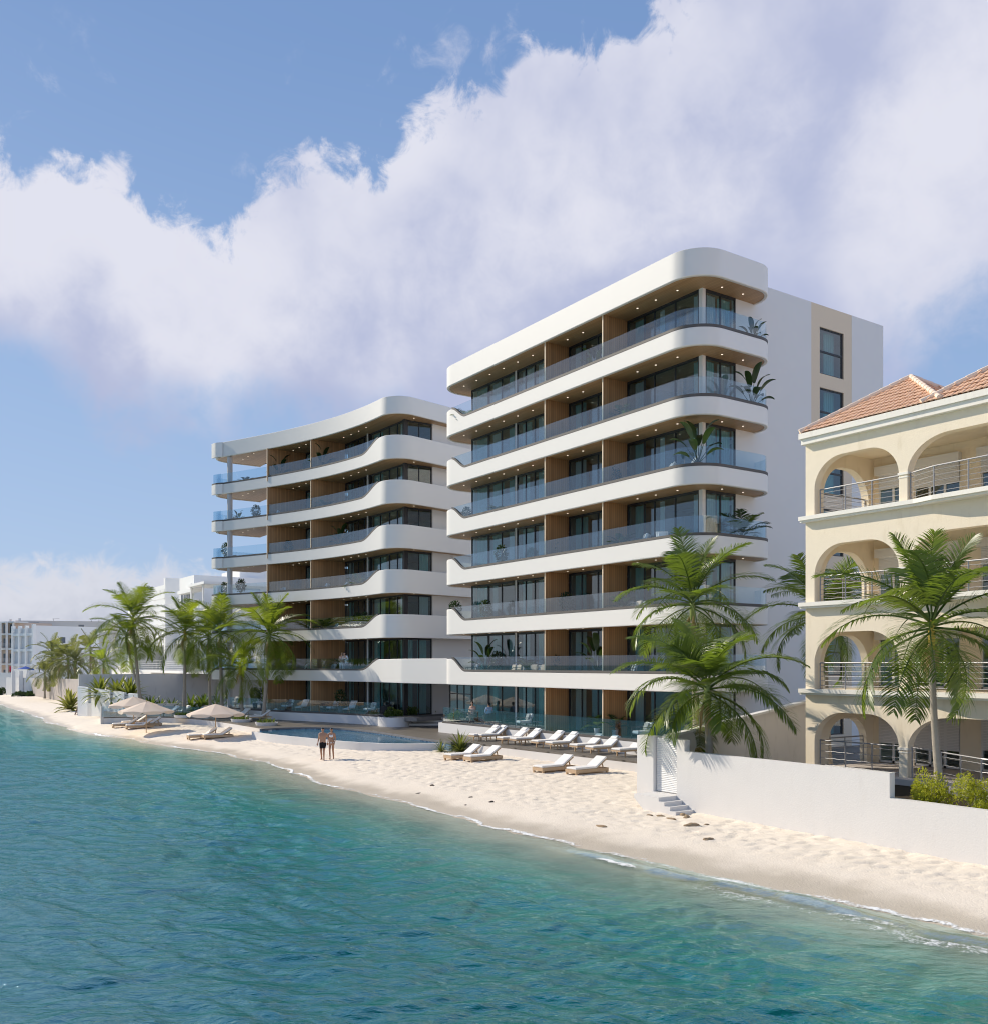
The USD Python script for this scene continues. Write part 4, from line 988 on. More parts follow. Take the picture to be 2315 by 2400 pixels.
def wwin(px0, px1, py0, py1, dv):
    v = VF[1] + dv - .03; Y = depth_at(px1, v); u0, u1 = u_at(px0, v), u_at(px1, v); z0_, z1_ = Zat(py1, Y), Zat(py0, Y)
    w = part(wv, 'window', MB().box((u0, v, z0_), (u1, v + .06, z1_)), far_glass); k = max(1, round((u1 - u0) / 1.1))
    for q in range(k + 1): c_ = u0 + (u1 - u0) * q / k; part(w, 'frame', MB().box((c_ - .04, v - .05, z0_), (c_ + .04, v + .012, z1_)), white)
wwin(425, 451, 1388, 1411, 0); wwin(395, 420, 1440, 1496, 4.5); wwin(425, 450, 1440, 1496, 4.5); wwin(330, 352, 1518, 1572, 4.5); wwin(404, 440, 1518, 1572, 4.5)
def swin(px1_corner, dv, y_off, ly, py0, py1):
    v = VF[1] + dv; u = u_at(px1_corner, v); Y = depth_at(px1_corner, v); w = part(wv, 'window', MB().box((u + .0, v + y_off, Zat(py1, Y)), (u + .05, v + y_off + ly, Zat(py0, Y))), far_glass)
    for q in range(int(ly / 1.0) + 1): part(w, 'frame', MB().box((u + .04, v + y_off + q - .04, Zat(py1, Y)), (u + .09, v + y_off + q + .04, Zat(py0, Y))), white)
swin(482, 2.0, 1.0, 4, 1388, 1416); swin(482, 2.0, 1.0, 3, 1518, 1572)
def front_rail(px0, px1, dv, py0, py1, n=5):
    v = VF[1] + dv; Y = depth_at(px1, v); u0, u1 = u_at(px0, v), u_at(px1, v); z0_, z1_ = Zat(py1, Y), Zat(py0, Y); m = MB()
    for q in range(n): zz = z0_ + (z1_ - z0_) * (q + .6) / (n - .4); m.bar((u0, v, zz), (u1, v, zz), .035)
    k = max(1, round((u1 - u0) / 1.6))
    for q in range(k + 1): c_ = u0 + (u1 - u0) * q / k; m.bar((c_, v, z0_), (c_, v, z1_), .045)
    part(wv, 'railing', m, shutter_white)
front_rail(270, 384, -2.0, 1549, 1574); front_rail(390, 478, -2.0, 1549, 1574); front_rail(394, 466, -.5, 1405, 1418); front_rail(358, 386, -.4, 1381, 1394)
def far_rail(parent, pxs, Y, py0, py1, n=5, mat=shutter_white):
    z0_, z1_ = Zat(py1, Y), Zat(py0, Y); m = MB()
    pts = [P2(p_, Y) for p_ in pxs]
    for a_, b_ in zip(pts, pts[1:]):
        for q in range(n): m.bar((*a_, z0_ + (z1_ - z0_) * (q + .5) / (n - .5)), (*b_, z0_ + (z1_ - z0_) * (q + .5) / (n - .5)), .03)
        k = max(1, round(np.linalg.norm(b_ - a_) / 1.5))
        for q in range(k + 1): c_ = a_ + (b_ - a_) * q / k; m.bar((*c_, z0_), (*c_, z1_), .04)
    part(parent, 'railing', m, mat)

# white building with the window grid
wg = thing('far_white_house', 'far white house with a grid of tall shuttered windows facing the beach', 'house')
f0, f1, s1 = P2(34, 166.5), P2(82, 163), P2(232, 171)
tz = Zat(1466, 163)
part(wg, 'front_wall', MB().slab(f0, f1, .4, Zat(1486, 163), .4, 1), white_bright)
part(wg, 'side_wall', MB().slab(f1, s1, .4, tz, .4, 1), white_bright, label='grey-white side wall in shade with small windows')
tt = (f1 - f0) / np.linalg.norm(f1 - f0); LL = np.linalg.norm(f1 - f0); nn_ = np.array([tt[1], -tt[0]])
for q in range(4): c_ = f0 + tt * (LL * q / 3) ; part(wg, 'pilaster', MB().slab(c_ - tt * .22 + nn_ * .2, c_ + tt * .22 + nn_ * .2, .6, Zat(1466 if q < 3 else 1463, 163), .55, 0), white_bright)
for zz in (1484, 1521, 1556): part(wg, 'floor_band', MB().slab(f0 + nn_ * .15, f1 + nn_ * .15, Zat(zz + 6, 163), Zat(zz, 163), .5, 0), white_bright)
for r_, (y0_, y1_) in enumerate([(1493, 1520), (1528, 1555)]):
    for q in range(3):
        c0, c1 = f0 + tt * (LL * (q + .14) / 3), f0 + tt * (LL * (q + .86) / 3)
        w = part(wg, 'window', MB().slab(c0 + nn_ * .06, c1 + nn_ * .06, Zat(y1_, 163), Zat(y0_, 163), .1, 0), simple('shade_blind', (.62, .63, .64), .6) if r_ + q == 0 else '/World/Looks/shade_blind')
        for h_ in range(1, 3): cc = c0 + (c1 - c0) * h_ / 3; part(w, 'bar', MB().slab(cc - tt * .03 + nn_ * .12, cc + tt * .03 + nn_ * .12, Zat(y1_, 163), Zat(y0_, 163), .06, 0), shutter_white)
for q in range(3):
    c0, c1 = f0 + tt * (LL * (q + .12) / 3), f0 + tt * (LL * (q + .88) / 3); part(wg, 'parapet_panel', MB().slab(c0, c1, Zat(1484, 163), Zat(1472, 163), .12, 0), white_old)
ts = (s1 - f1) / np.linalg.norm(s1 - f1); ns_ = np.array([ts[1], -ts[0]])
for px0, px1, y0_, y1_ in [(139, 151, 1493, 1507), (165.5, 176.5, 1494.5, 1506)]:
    k0, k1 = (px0 - 82) / 150, (px1 - 82) / 150; w = part(wg, 'window', MB().slab(f1 + (s1 - f1) * k0 + ns_ * .01, f1 + (s1 - f1) * k1 + ns_ * .01, Zat(y1_, 165), Zat(y0_, 165), .12, 0), far_glass)
    part(w, 'sill', MB().slab(f1 + (s1 - f1) * k0 + ns_ * .1, f1 + (s1 - f1) * k1 + ns_ * .1, Zat(y1_ + 1, 165), Zat(y1_, 165), .25, 0), shutter_white)
part(wg, 'roof', MB().prism(sg.Polygon([f0, f1, s1, s1 + f0 - f1]).buffer(-.2), tz - 1.2, tz - 1.0), white_old)
# block behind it
fb = thing('far_rear_house', 'pale flat roofed house showing above the far white house', 'house')
p0, p1 = P2(36, 186), P2(262, 190)
part(fb, 'wall', MB().slab(p0, p1, .5, Zat(1455, 187), 8, 1), simple('far_cream', (.66, .62, .56), .85, .2, noise=.05, scale=.4))
for px0, px1, y0_, y1_ in [(53, 91, 1459.5, 1473), (184, 197, 1464.5, 1471.5)]: part(fb, 'window', MB().slab(P2(px0, 185.9), P2(px1, 186.4), Zat(y1_, 186), Zat(y0_, 186), .1, 0), far_glass)
for px_, h_ in [(25, 1451.5), (46, 1449)]: part(fb, 'roof_tank', MB().disc((*P2(px_, 188), Zat(1458, 188)), .25, Zat(h_, 188) - Zat(1458, 188), 10), white)
for px_, h_ in [(125.5, 1450), (214, 1452), (232, 1449)]: part(fb, 'aerial', MB().bar((*P2(px_, 188), Zat(1458, 188)), (*P2(px_, 188), Zat(h_, 188)), .06).bar((*P2(px_ - 3, 188), Zat(h_ + 1, 188)), (*P2(px_ + 14, 188), Zat(h_ + .5, 188)), .04), dark_steel)
# beige apartments at the picture's left edge
ba = thing('far_beige_apartments', 'far beige apartment house with stacked balconies at the left edge', 'apartment building')
far_beige = simple('far_beige', (.60, .47, .38), .85, .2, noise=.05, scale=.4)
part(ba, 'wall', MB().slab(P2(-60, 184), P2(33, 178), .5, Zat(1458, 178), 8, 1), far_beige)
for zz in (1484, 1519, 1555): part(ba, 'balcony_slab', MB().slab(P2(-60, 182), P2(31, 176.2), Zat(zz + 4, 176), Zat(zz, 176), 2.0, 1), white_old)
part(ba, 'roof_slab', MB().slab(P2(-60, 182), P2(32, 176.2), Zat(1459, 176), Zat(1456, 176), 3.0, 1), white_old)
for px_ in (-30, 1, 16, 31): part(ba, 'pillar', MB().box((*(P2(px_, 177) - .18), .5), (*(P2(px_, 177) + .18), Zat(1458, 177))), white_old)
for r_, (y0_, y1_) in enumerate([(1463, 1484), (1496, 1518), (1532, 1553), (1570, 1592)]):
    for px0, px1 in [(8, 15), (23, 29), (-20, -8)]:
        part(ba, 'window', MB().slab(P2(px0, 178.6), P2(px1, 178.2), Zat(y1_, 178), Zat(y0_, 178), .1, 1), far_glass)
    if r_ in (1, 2): far_rail(ba, [-20, 30], 176, y1_ - 9, y1_, 4, white_old)
single('red_towel', MB().slab(P2(22, 175.8), P2(27, 175.6), Zat(1574, 175.8), Zat(1562, 175.8), .05, 1), red_cloth, 'red towel hanging on the ground floor balcony of the far beige apartments', 'towel')
# low walls along the far beach
single('garden_wall', MB().slab(P2(-80, 168), P2(34, 160), .3, Zat(1577, 160), .25, 1), white_old, 'far low cream wall at the left edge of the beach', 'wall')
lf = thing('lattice_fence', 'far white lattice fence in front of the house with shuttered windows', 'fence')
part(lf, 'base_wall', MB().slab(P2(14, 157), P2(79, 150), .3, Zat(1589, 152), .3, 1), white_old)
part(lf, 'panel', MB().slab(P2(31, 157), P2(66, 153), Zat(1589, 153), Zat(1569, 153), .12, 1), white_old)
for px_ in (31, 49, 66, 79): part(lf, 'pillar', MB().box((*(P2(px_, 152.5) - .28), .3), (*(P2(px_, 152.5) + .28), Zat(1572, 152.5))), white)
for q in range(7): part(lf, 'slat', MB().slab(P2(67.5 + q * 1.7, 151.6), P2(68.2 + q * 1.7, 151.5), Zat(1589, 152), Zat(1574, 152), .1, 1), white)
single('concrete_wall', MB().slab(P2(76, 150), P2(185, 118), .2, (Zat(1590, 150), Zat(1590, 118) - .1), .3, 1), simple('raw_concrete', (.47, .42, .38), .9, .2, noise=.12, scale=1.5, bump=.3, dirt=((.30, .26, .23), .6)), 'long raw concrete wall below the far palm trees', 'wall')
# blue parasol in that garden
bu = thing('blue_parasol', 'far blue parasol above the white lattice fence', 'parasol', (*P2(60, 158), 0))
R_ = 1.35; zt_, zr_ = Zat(1561.5, 158), Zat(1568.5, 158)
an = np.arange(9) / 8 * 2 * np.pi
part(bu, 'canopy', (np.vstack([[0, 0, zt_]] + [[R_ * math.cos(a_), R_ * math.sin(a_), zr_] for a_ in an[:-1]] + [[R_ * math.cos(a_), R_ * math.sin(a_), zr_ - .18] for a_ in an[:-1]]), [(0, 1 + q, 1 + (q + 1) % 8) for q in range(8)] + [(1 + q, 9 + q, 9 + (q + 1) % 8) for q in range(8)] + [(1 + q, 9 + (q + 1) % 8, 1 + (q + 1) % 8) for q in range(8)]), umbrella_blue)
part(bu, 'pole', MB().disc((0, 0, .5), .03, zt_ - .5, 8), white)
# folding wooden stand on the sand
ws = thing('wooden_stand', 'brown folding wooden steps leaning below the curved white wall', 'wooden steps')
q0 = G(196, 1676, .45); e1, e2 = np.array([*RGT[:2], 0]), np.array([*(-FWD[:2]), 0])
W_ = lambda a_, b_, z_: q0 + e1 * a_ + e2 * b_ + [0, 0, z_]
part(ws, 'platform', MB().bar(W_(-.45, 0, 1.22), W_(.75, 0, 1.22), .7, .06), stairs_wood)
for s_ in (-.3, .3):
    part(ws, 'stringer', MB().bar(W_(-.75, s_, 0), W_(-.3, s_, 1.2), .07), stairs_wood); part(ws, 'brace', MB().bar(W_(.7, s_, 0), W_(-.2, s_, 1.2), .06), stairs_wood); part(ws, 'leg', MB().bar(W_(.1, s_, 0), W_(.45, s_, 1.2), .06), stairs_wood)
for k in range(7): part(ws, 'rung', MB().bar(W_(-.72 + .055 * k, -.33, .08 + .16 * k), W_(-.72 + .055 * k, .33, .08 + .16 * k), .05), stairs_wood).__len__(); part(ws, 'slat', MB().bar(W_(-.72 + .055 * k, 0, .09 + .16 * k), W_(.2 + .04 * k, 0, .09 + .16 * k), .03), stairs_wood)

# ------------------------------------------------------------------ palms and shrubs
def frond_mesh(rg, length, rise, droop, n_leaf=34, leaf=.55, width=.035, hang=.5, fold=.55, twist=0.0, bare=.16):
    """One feather leaf growing out along +x from the origin: an arching rib with two rows of drooping leaflets."""
    n = 18; t = np.linspace(0, 1, n); ang = rise - droop * t ** 1.35
    step = length / (n - 1); x = np.concatenate([[0], np.cumsum(np.cos((ang[:-1] + ang[1:]) / 2))]) * step; z = np.concatenate([[0], np.cumsum(np.sin((ang[:-1] + ang[1:]) / 2))]) * step
    side = rg.normal() * .05 * length; y = side * t ** 2
    rib = np.stack([x, y, z], 1); b = MB(); b.tube(rib, np.linspace(.028, .005, n) * (length / 2.6), 5)
    V, F = [], []
    for k in range(n_leaf):
        u = bare + (1 - bare) * (k + .5) / n_leaf + rg.normal() * .004
        u = min(max(u, .02), .995)
        p = np.array([np.interp(u, t, rib[:, i]) for i in range(3)]); a = np.interp(u, t, ang); tang = np.array([math.cos(a), 0, math.sin(a)]); nrm = np.array([-math.sin(a), 0, math.cos(a)])
        env = (math.sin(math.pi * min(1, (u - bare) / (1 - bare) * .86 + .12)) ** .62) * .96 + .06
        for s in (-1, 1):
            L = leaf * env * rg.uniform(.86, 1.12); sweep = .20 + .58 * u + rg.normal() * .06
            d = np.array([0, s, 0]) * math.cos(sweep) + tang * math.sin(sweep); d = d + nrm * (fold * (1 - u * .7) + rg.normal() * .05); d /= np.linalg.norm(d)
            down = np.array([0, 0, -1.0]); h = hang * rg.uniform(.85, 1.15)
            q1 = p + d * L * .34; d2 = d + down * h * .55; d2 /= np.linalg.norm(d2); q2 = q1 + d2 * L * .36; d3 = d2 + down * h * .8; d3 /= np.linalg.norm(d3); q3 = q2 + d3 * L * .32
            w = np.cross(d, nrm); w /= np.linalg.norm(w) + 1e-9; w = w * .8 + nrm * .35 * s; w /= np.linalg.norm(w); W = width * rg.uniform(.85, 1.15)
            i0 = len(V); V += [p - w * W * .35, p + w * W * .35, q1 - w * W * .5, q1 + w * W * .5, q2 - w * W * .38, q2 + w * W * .38, q3]
            F += [(i0, i0 + 1, i0 + 3), (i0, i0 + 3, i0 + 2), (i0 + 2, i0 + 3, i0 + 5), (i0 + 2, i0 + 5, i0 + 4), (i0 + 4, i0 + 5, i0 + 6)]
    b.raw(V, F)
    return b.get()
def turned(mesh, az_, loc=(0, 0, 0), roll=0.0):
    v = np.array(mesh.vertices); c, s = math.cos(roll), math.sin(roll); v = v @ np.array([[1, 0, 0], [0, c, s], [0, -s, c]])
    c, s = math.cos(az_), math.sin(az_); v = v @ np.array([[c, s, 0], [-s, c, 0], [0, 0, 1]]) + np.asarray(loc)
    return trimesh.Trimesh(v, mesh.faces, process=False)
def palm(label, base, top, flen, n_frond=20, seed=1, r0=.17, r1=.11, mat=palm_lit, group=None, leaf=.55, n_leaf=34, sheath=None, dry=2, bow=0.0, width=.033, lo=-.95, hi=1.28, name='palm_tree', az_fix=(), short=None):
    """A feather palm: ringed trunk from base to top (where the leaves start), crown shaft and single leaves."""
    rg = np.random.default_rng(seed); base, top = np.asarray(base, float), np.asarray(top, float)
    t_ = thing(name, label, 'palm tree', base, 0, group); rel = top - base; n = 26; s = np.linspace(0, 1, n)
    cen = np.stack([rel[0] * s + bow * np.sin(math.pi * s), rel[1] * s, rel[2] * s], 1); rad = r0 + (r1 - r0) * s ** .7 + .07 * np.exp(-s * 14) * (r0 / .17)
    rad = rad * (1 + .035 * np.sin(np.arange(n) * 2.2))
    fine = np.linspace(0, 1, 70); cen2 = np.stack([np.interp(fine, s, cen[:, i]) for i in range(3)], 1); rad2 = np.interp(fine, s, rad) * (1 + .03 * (np.arange(70) % 3 == 0))
    part(t_, 'trunk', MB().tube(cen2, rad2, 12), trunk_mat, smooth=60)
    sl = flen * .28; shaft_top = rel + [0, 0, sl]
    part(t_, 'crown_shaft', MB().tube([rel - [0, 0, .1], rel + [0, 0, sl * .35], rel + [0, 0, sl * .75], shaft_top], [r1 * 1.08, r1 * 1.25, r1 * .95, r1 * .45], 12), sheath or shaft_mat, smooth=60)
    for q in range(n_frond):
        f = (q + .5) / n_frond; rise = lo + (hi - lo) * f ** 1.05 + rg.normal() * .08; a = q * 2.39996 + rg.normal() * .16
        L = flen * 1.16 * (1.0 - .25 * max(0, f - .75) / .25) * rg.uniform(.9, 1.08); dr = (1.0 + .75 * (1 - f)) * rg.uniform(.85, 1.15) if f < .9 else rg.uniform(.35, .7)
        rise = max(rise, -.55) if f > .12 else rise
        if short and math.cos(a - short[0]) > short[1]: L *= short[2]
        m = frond_mesh(rg, L, rise + .25, dr, n_leaf, leaf * flen / 2.7, width * flen / 2.7, .20 + .42 * (1 - f), .32 if f > .3 else .15)
        part(t_, 'frond', turned(m, a, shaft_top + np.array([math.cos(a), math.sin(a), 0]) * r1 * .4 - [0, 0, sl * .55 * (1 - f)], rg.normal() * .18), mat)
    for az_, rise, L, dr in az_fix:
        part(t_, 'frond', turned(frond_mesh(rg, L, rise, dr, n_leaf, leaf * flen / 2.7, width * flen / 2.7, .75, .3), az_, shaft_top - [0, 0, sl * .4]), mat)
    for q in range(dry):
        a = rg.uniform(0, 6.28); m = MB()
        for k in range(26):
            p0 = rel + [math.cos(a) * r1, math.sin(a) * r1, rg.uniform(-.05, .1)]; o = rg.normal(size=3) * [.10, .10, .0]; ln = flen * rg.uniform(.16, .32)
            m.tube([p0, p0 + o * .6 + [math.cos(a) * .12, math.sin(a) * .12, -ln * .35], p0 + o + [math.cos(a) * .13, math.sin(a) * .13, -ln]], [.012, .010, .004], 4)
        part(t_, 'flower_stalk', m, dry_mat)
    return t_
CAMR = lambda deg: math.atan2(*(RGT[:2] * math.cos(math.radians(deg)) + FWD[:2] * math.sin(math.radians(deg)))[::-1])   # heading: 0 = to the right in the photograph, 90 = away
def at_top(base, px, py):
    Y = (np.asarray(base) - CAM) @ FWD; return P(px, py, Y)
# the near palms on the right
b = np.array([*S((1664 - CXP) / FPX * 32.6, 32.6), 1.5])
palm('large bushy palm just behind the white gate, its trunk in front of the sloping wall', b, at_top(b, 1657, 1655), 3.2, 24, 11, .16, .115, palm_deep, None, .78, 62, None, 2, width=.033, lo=-.65, hi=1.12, short=(math.radians(-75), .35, .58), az_fix=[(math.radians(-151), .55, 3.5, 2.0), (CAMR(4), .30, 3.2, 1.55), (CAMR(-20), .75, 3.0, 1.7)])
b = np.array([*S((1632 - CXP) / FPX * 40.0, 40.0), DECK])
palm('tall palm with its crown against the balconies, standing behind the sloping wall', b, at_top(b, 1622, 1448), 3.1, 26, 23, .14, .10, palm_deep, None, .76, 60, None, 3, width=.033, lo=-.7)
b = np.array([*S((2204 - CXP) / FPX * 25.9, 25.9), 1.85])
palm('slender palm rising from the lime green hedge in front of the yellow villa', b, at_top(b, 2183, 1515), 2.85, 27, 37, .115, .075, palm_deep, None, .74, 62, shaft_gold, 3, bow=-.05, width=.033, lo=-.75)
b = np.array([*S((1942 - CXP) / FPX * 40.2, 40.2), 1.2])
palm('shaded palm between the tall white side wall and the yellow villa, seen through its arches', b, at_top(b, 1930, 1478), 3.05, 26, 41, .13, .10, palm_deep, None, .76, 58, shaft_gold, 2, width=.033, lo=-.7)
# the left group on the deck
LG = 'palms along the left deck'
b = G(331, 1676, DECK); pa = palm('tallest palm of the left group, nearest the curved white wall, upright trunk', b, at_top(b, 312, 1468), 3.5, 25, 51, .17, .11, palm_lit, LG, .78, 54, width=.033, bow=.05)
b = G(327, 1676, DECK + .0) + [.3, .5, 0]; palm('leaning palm whose trunk crosses the tallest left palm', b, at_top(b, 296, 1506), 3.2, 18, 53, .13, .09, palm_lit, LG, .78, 52, width=.033, lo=-.9, hi=.9, bow=-.2)
b = G(432, 1677, DECK); palm('palm with a gold sheath behind the pair of deck loungers', b, at_top(b, 434, 1500), 3.5, 24, 57, .17, .11, palm_lit, LG, .78, 54, shaft_gold, width=.033)
b = np.array([*S((494 - CXP) / FPX * 83.5, 83.5), 1.0]); palm('slim palm standing just left of the round building column', b, at_top(b, 489, 1510), 3.1, 20, 59, .13, .09, palm_lit, LG, .78, 50, width=.033)
b = np.array([*S((521 - CXP) / FPX * 79.2, 79.2), 1.0]); palm('palm just in front of the round building column', b, at_top(b, 516, 1500), 3.4, 23, 61, .17, .12, palm_lit, LG, .78, 54, width=.033)
b = np.array([*S((569 - CXP) / FPX * 77.4, 77.4), 1.0]); palm('short palm with a hanging orange sheath between two taller ones', b, at_top(b, 563, 1580), 3.0, 17, 63, .15, .11, palm_lit, LG, .78, 52, shaft_gold, 3, width=.033)
b = np.array([*S((617 - CXP) / FPX * 74.7, 74.7), DECK]); palm('rightmost palm of the left group, pale trunk in front of the wooden wall', b, at_top(b, 631, 1508), 3.6, 26, 67, .17, .115, palm_lit, LG, .78, 58, None, 4, bow=.06, width=.033)
# far palms
FG = 'far palms beyond the boundary wall'
for i_, (px, pt, pb, Y, L, sd, lab) in enumerate([(122, 1530, 1600, 138, 2.9, 71, 'far palm in front of the small windows, leftmost of the clump'), (138, 1553, 1600, 132, 3.0, 72, 'far palm low in the middle of the clump above the concrete wall'), (160, 1545, 1600, 130, 3.1, 73, 'far palm with hanging brown leaves in the clump above the concrete wall'),
        (176, 1552, 1600, 128, 2.7, 74, 'far palm at the right of the clump above the concrete wall'), (212, 1522, 1600, 135, 2.9, 75, 'far palm showing just left of the tallest near palm'), (243, 1553, 1600, 116, 2.6, 76, 'far palm with a bare trunk behind the tall boundary wall'), (105, 1575, 1600, 136, 2.4, 77, 'far small palm at the foot of the far white house')]):
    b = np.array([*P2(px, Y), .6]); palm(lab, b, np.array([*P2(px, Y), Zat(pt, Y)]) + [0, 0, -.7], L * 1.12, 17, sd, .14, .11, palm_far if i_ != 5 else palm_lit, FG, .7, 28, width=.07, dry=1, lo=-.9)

def rosette(name, label, base, n, L, seed, mat=leaf_spike, width=.05, lo=.15, hi=1.45, droop=.7, group=None):
    """Sword-leaved plant: every leaf its own narrow arching blade."""
    rg = np.random.default_rng(seed); t_ = thing(name, label, 'plant', base, 0, group)
    for q in range(n):
        a = q * 2.39996 + rg.normal() * .2; f = (q + .5) / n; rise = lo + (hi - lo) * f + rg.normal() * .08; l = L * rg.uniform(.75, 1.1); k = 7; t = np.linspace(0, 1, k); ang = rise - droop * t ** 1.5 * (1.2 - f * .8)
        r = np.concatenate([[0], np.cumsum(np.cos(ang[1:]))]) * l / (k - 1); z = np.concatenate([[0], np.cumsum(np.sin(ang[1:]))]) * l / (k - 1)
        c, s = math.cos(a), math.sin(a); w = width * np.array([.7, 1, 1, .9, .75, .5, .05]) * (L / .9) / 2
        V = np.vstack([np.c_[r * c - s * w, r * s + c * w, z + w * .3], np.c_[r * c, r * s, z], np.c_[r * c + s * w, r * s - c * w, z + w * .3]]); F = [(i, i + 1, k + i + 1, k + i) for i in range(k - 1)] + [(k + i, k + i + 1, 2 * k + i + 1, 2 * k + i) for i in range(k - 1)]
        part(t_, 'leaf', (V, F), mat)
    return t_
def shrub(name, label, base, size, n, seed, mat=leaf_mid, leaf=.10, group=None, cat='shrub', squash=1.0):
    """Shrub: twigs from the ground and a cloud of small folded leaves with an uneven outline."""
    rg = np.random.default_rng(seed); t_ = thing(name, label, cat, base, 0, group); sx_, sy_, sz_ = size
    tw = MB()
    for q in range(9):
        a, e = rg.uniform(0, 6.28), rg.uniform(.4, 1.3); d_ = np.array([math.cos(a) * math.cos(e) * sx_, math.sin(a) * math.cos(e) * sy_, math.sin(e) * sz_]) * rg.uniform(.5, .8); tw.tube([[0, 0, 0], d_ * .5 + [0, 0, .03], d_], [.014, .010, .004], 4)
    part(t_, 'twig', tw, trunk_mat)
    cl = rg.normal(size=(14, 3)); cl /= np.linalg.norm(cl, axis=1, keepdims=True); cl[:, 2] = np.abs(cl[:, 2]); cl *= rg.uniform(.35, .85, (14, 1)); cr = rg.uniform(.22, .42, 14)
    pick = rg.integers(0, 14, n); d_ = rg.normal(size=(n, 3)); d_ /= np.linalg.norm(d_, axis=1, keepdims=True); p = cl[pick] + d_ * (cr[pick] * rg.uniform(.3, 1, n) ** .5)[:, None]; p[:, 2] = np.maximum(p[:, 2], .02); p *= [sx_, sy_, sz_]
    up = d_ * .7 + [0, 0, .5] + rg.normal(size=(n, 3)) * .45; up /= np.linalg.norm(up, axis=1, keepdims=True); s = np.cross(up, rg.normal(size=(n, 3))); s /= np.linalg.norm(s, axis=1, keepdims=True); l = leaf * rg.uniform(.7, 1.35, (n, 1)); w = l * .32; fold = np.cross(up, s)
    V = np.stack([p, p + up * l * .5 + s * w + fold * w * .3, p + up * l, p + up * l * .5 - s * w + fold * w * .3], 1).reshape(-1, 3); k = np.arange(n)[:, None] * 4
    part(t_, 'foliage', (V, np.vstack([k + [0, 1, 2], k + [0, 2, 3]])), mat, kind='stuff')
    return t_
def gz(px, py, z): return G(px, py, z)
# plants on the sand and along the walls
rosette('yucca', 'large spiky plant at the right tip of the pool', gz(1079, 1761, .60), 80, 1.30, 101, leaf_spike, .06)
rosette('yucca', 'smaller spiky plant just left of the large one at the pool tip', gz(1034, 1763, .56), 60, .85, 102, leaf_spike, .045)
rosette('yucca', 'thin greyish spiky plant behind the large one at the pool tip', gz(1122, 1758, .62), 26, .8, 103, leafy('grey_blade', (.20, .17, .15), (.30, .25, .22), (.2, .18, .15), .2, .6), .02, lo=.5)
rosette('yucca', 'big arching yellow green plant on the sand beside the wooden steps', gz(164, 1664, .55), 40, 2.5, 104, leafy('yellow_blade', (.17, .20, .04), (.33, .33, .09), (.4, .4, .08), .35, .5), .16, lo=.1, hi=1.5)
for px, Y, z, L, sd, lab in [(235, 91.5, 2.4, 2.3, 111, 'leftmost of the spiky plants above the curved white wall'), (276, 90, 2.4, 2.2, 112, 'middle one of the spiky plants above the curved white wall'), (303, 88.5, 2.4, 2.1, 113, 'spiky plant above the curved white wall, closest to the palm trunks')]:
    rosette('dracaena', lab, (*P2(px, Y), z), 52, L, sd, leafy('dracaena_%d' % sd, (.08, .13, .02), (.22, .25, .05), (.30, .34, .04), .35, .45), .15, lo=-.1, hi=1.45, droop=.9)
for px, py, L, sd, lab in [(404, 1662, 1.5, 121, 'dark spiky plant in front of the tall grey wall, left one'), (448, 1655, 1.9, 122, 'dark spiky plant in front of the tall grey wall, middle one'), (475, 1652, 2.2, 123, 'dark spiky plant in front of the tall grey wall, beside the slim palm'), (352, 1660, 1.9, 124, 'dark spiky plant by the grey wall, first right of the tallest left palm'), (376, 1662, 1.6, 125, 'dark spiky plant by the grey wall, second right of the tallest left palm'), (515, 1652, 2.0, 126, 'dark spiky plant in front of the tall grey wall, behind the round column')]:
    rosette('dracaena', lab, (*P2(px, 86.5), 1.05), 46, L, sd, leaf_mid, .12, lo=0, hi=1.5, droop=.9)
HG = 'hedge bushes in the planter between the blocks'
for i_, (px, Y, sz, sd, mt_, lab) in enumerate([(922, 68.2, (.95, .8, .75), 131, leaf_mid, 'bright green bush at the left end of the planter beside the pool steps'), (962, 69.6, (1.0, .9, .85), 132, leaf_mid, 'bright green bush second from the left in the planter beside the pool steps'), (998, 71.0, (1.0, .9, .8), 133, leaf_mid, 'darker green bush behind the pool steps'), (1028, 71.6, (.95, .9, .85), 134, leaf_dark, 'dark bush behind the pool steps against the right block')]):
    shrub('bush', lab, (*P2(px, Y), 1.6), sz, 1500, sd, mt_, .13, HG)
shrub('bush', 'green bush behind the glass at the left corner of the right terrace', (-10.6, .9, 1.85), (.75, .6, .65), 1000, 136, leaf_mid, .11)
shrub('bush', 'small flowering bush beside the near palm trunk behind the beach wall', (*P2(1636, 32.9), 2.1), (.24, .22, .62), 420, 137, leafy('autumn_leaf', (.10, .13, .03), (.30, .20, .05), (.3, .25, .05), .3, .5), .055)
LH = 'lime green hedge bushes behind the low beach wall'
for i_, (u_, v_, sz, sd, lab) in enumerate([(hi_u + .80, WV + .75, (.72, .48, 1.05), 141, 'rounded lime green hedge bush at the step of the beach wall'), (hi_u + 1.85, WV + .80, (.72, .48, .98), 142, 'lime green hedge bush left of the slender palm trunk'), (hi_u + 2.9, WV + .75, (.72, .48, .66), 143, 'low lime green hedge bush right of the slender palm trunk'), (hi_u + 4.0, WV + .75, (.75, .48, .68), 144, 'lime green hedge bush at the right edge of the picture'), (hi_u + 4.9, WV + .8, (.65, .5, .45), 145, 'lime green hedge bush beyond the right edge')][:4]):
    shrub('hedge_bush', lab, (u_, v_, 1.62), sz, 3600, sd, leaf_lime, .055, LH, 'hedge')
setting('garden_soil', MB().box((WU + 2.4, WV + .25, .1), (hi_u + 16, VV0 - 2.9 + 2.3, 1.62)), soil_mat)
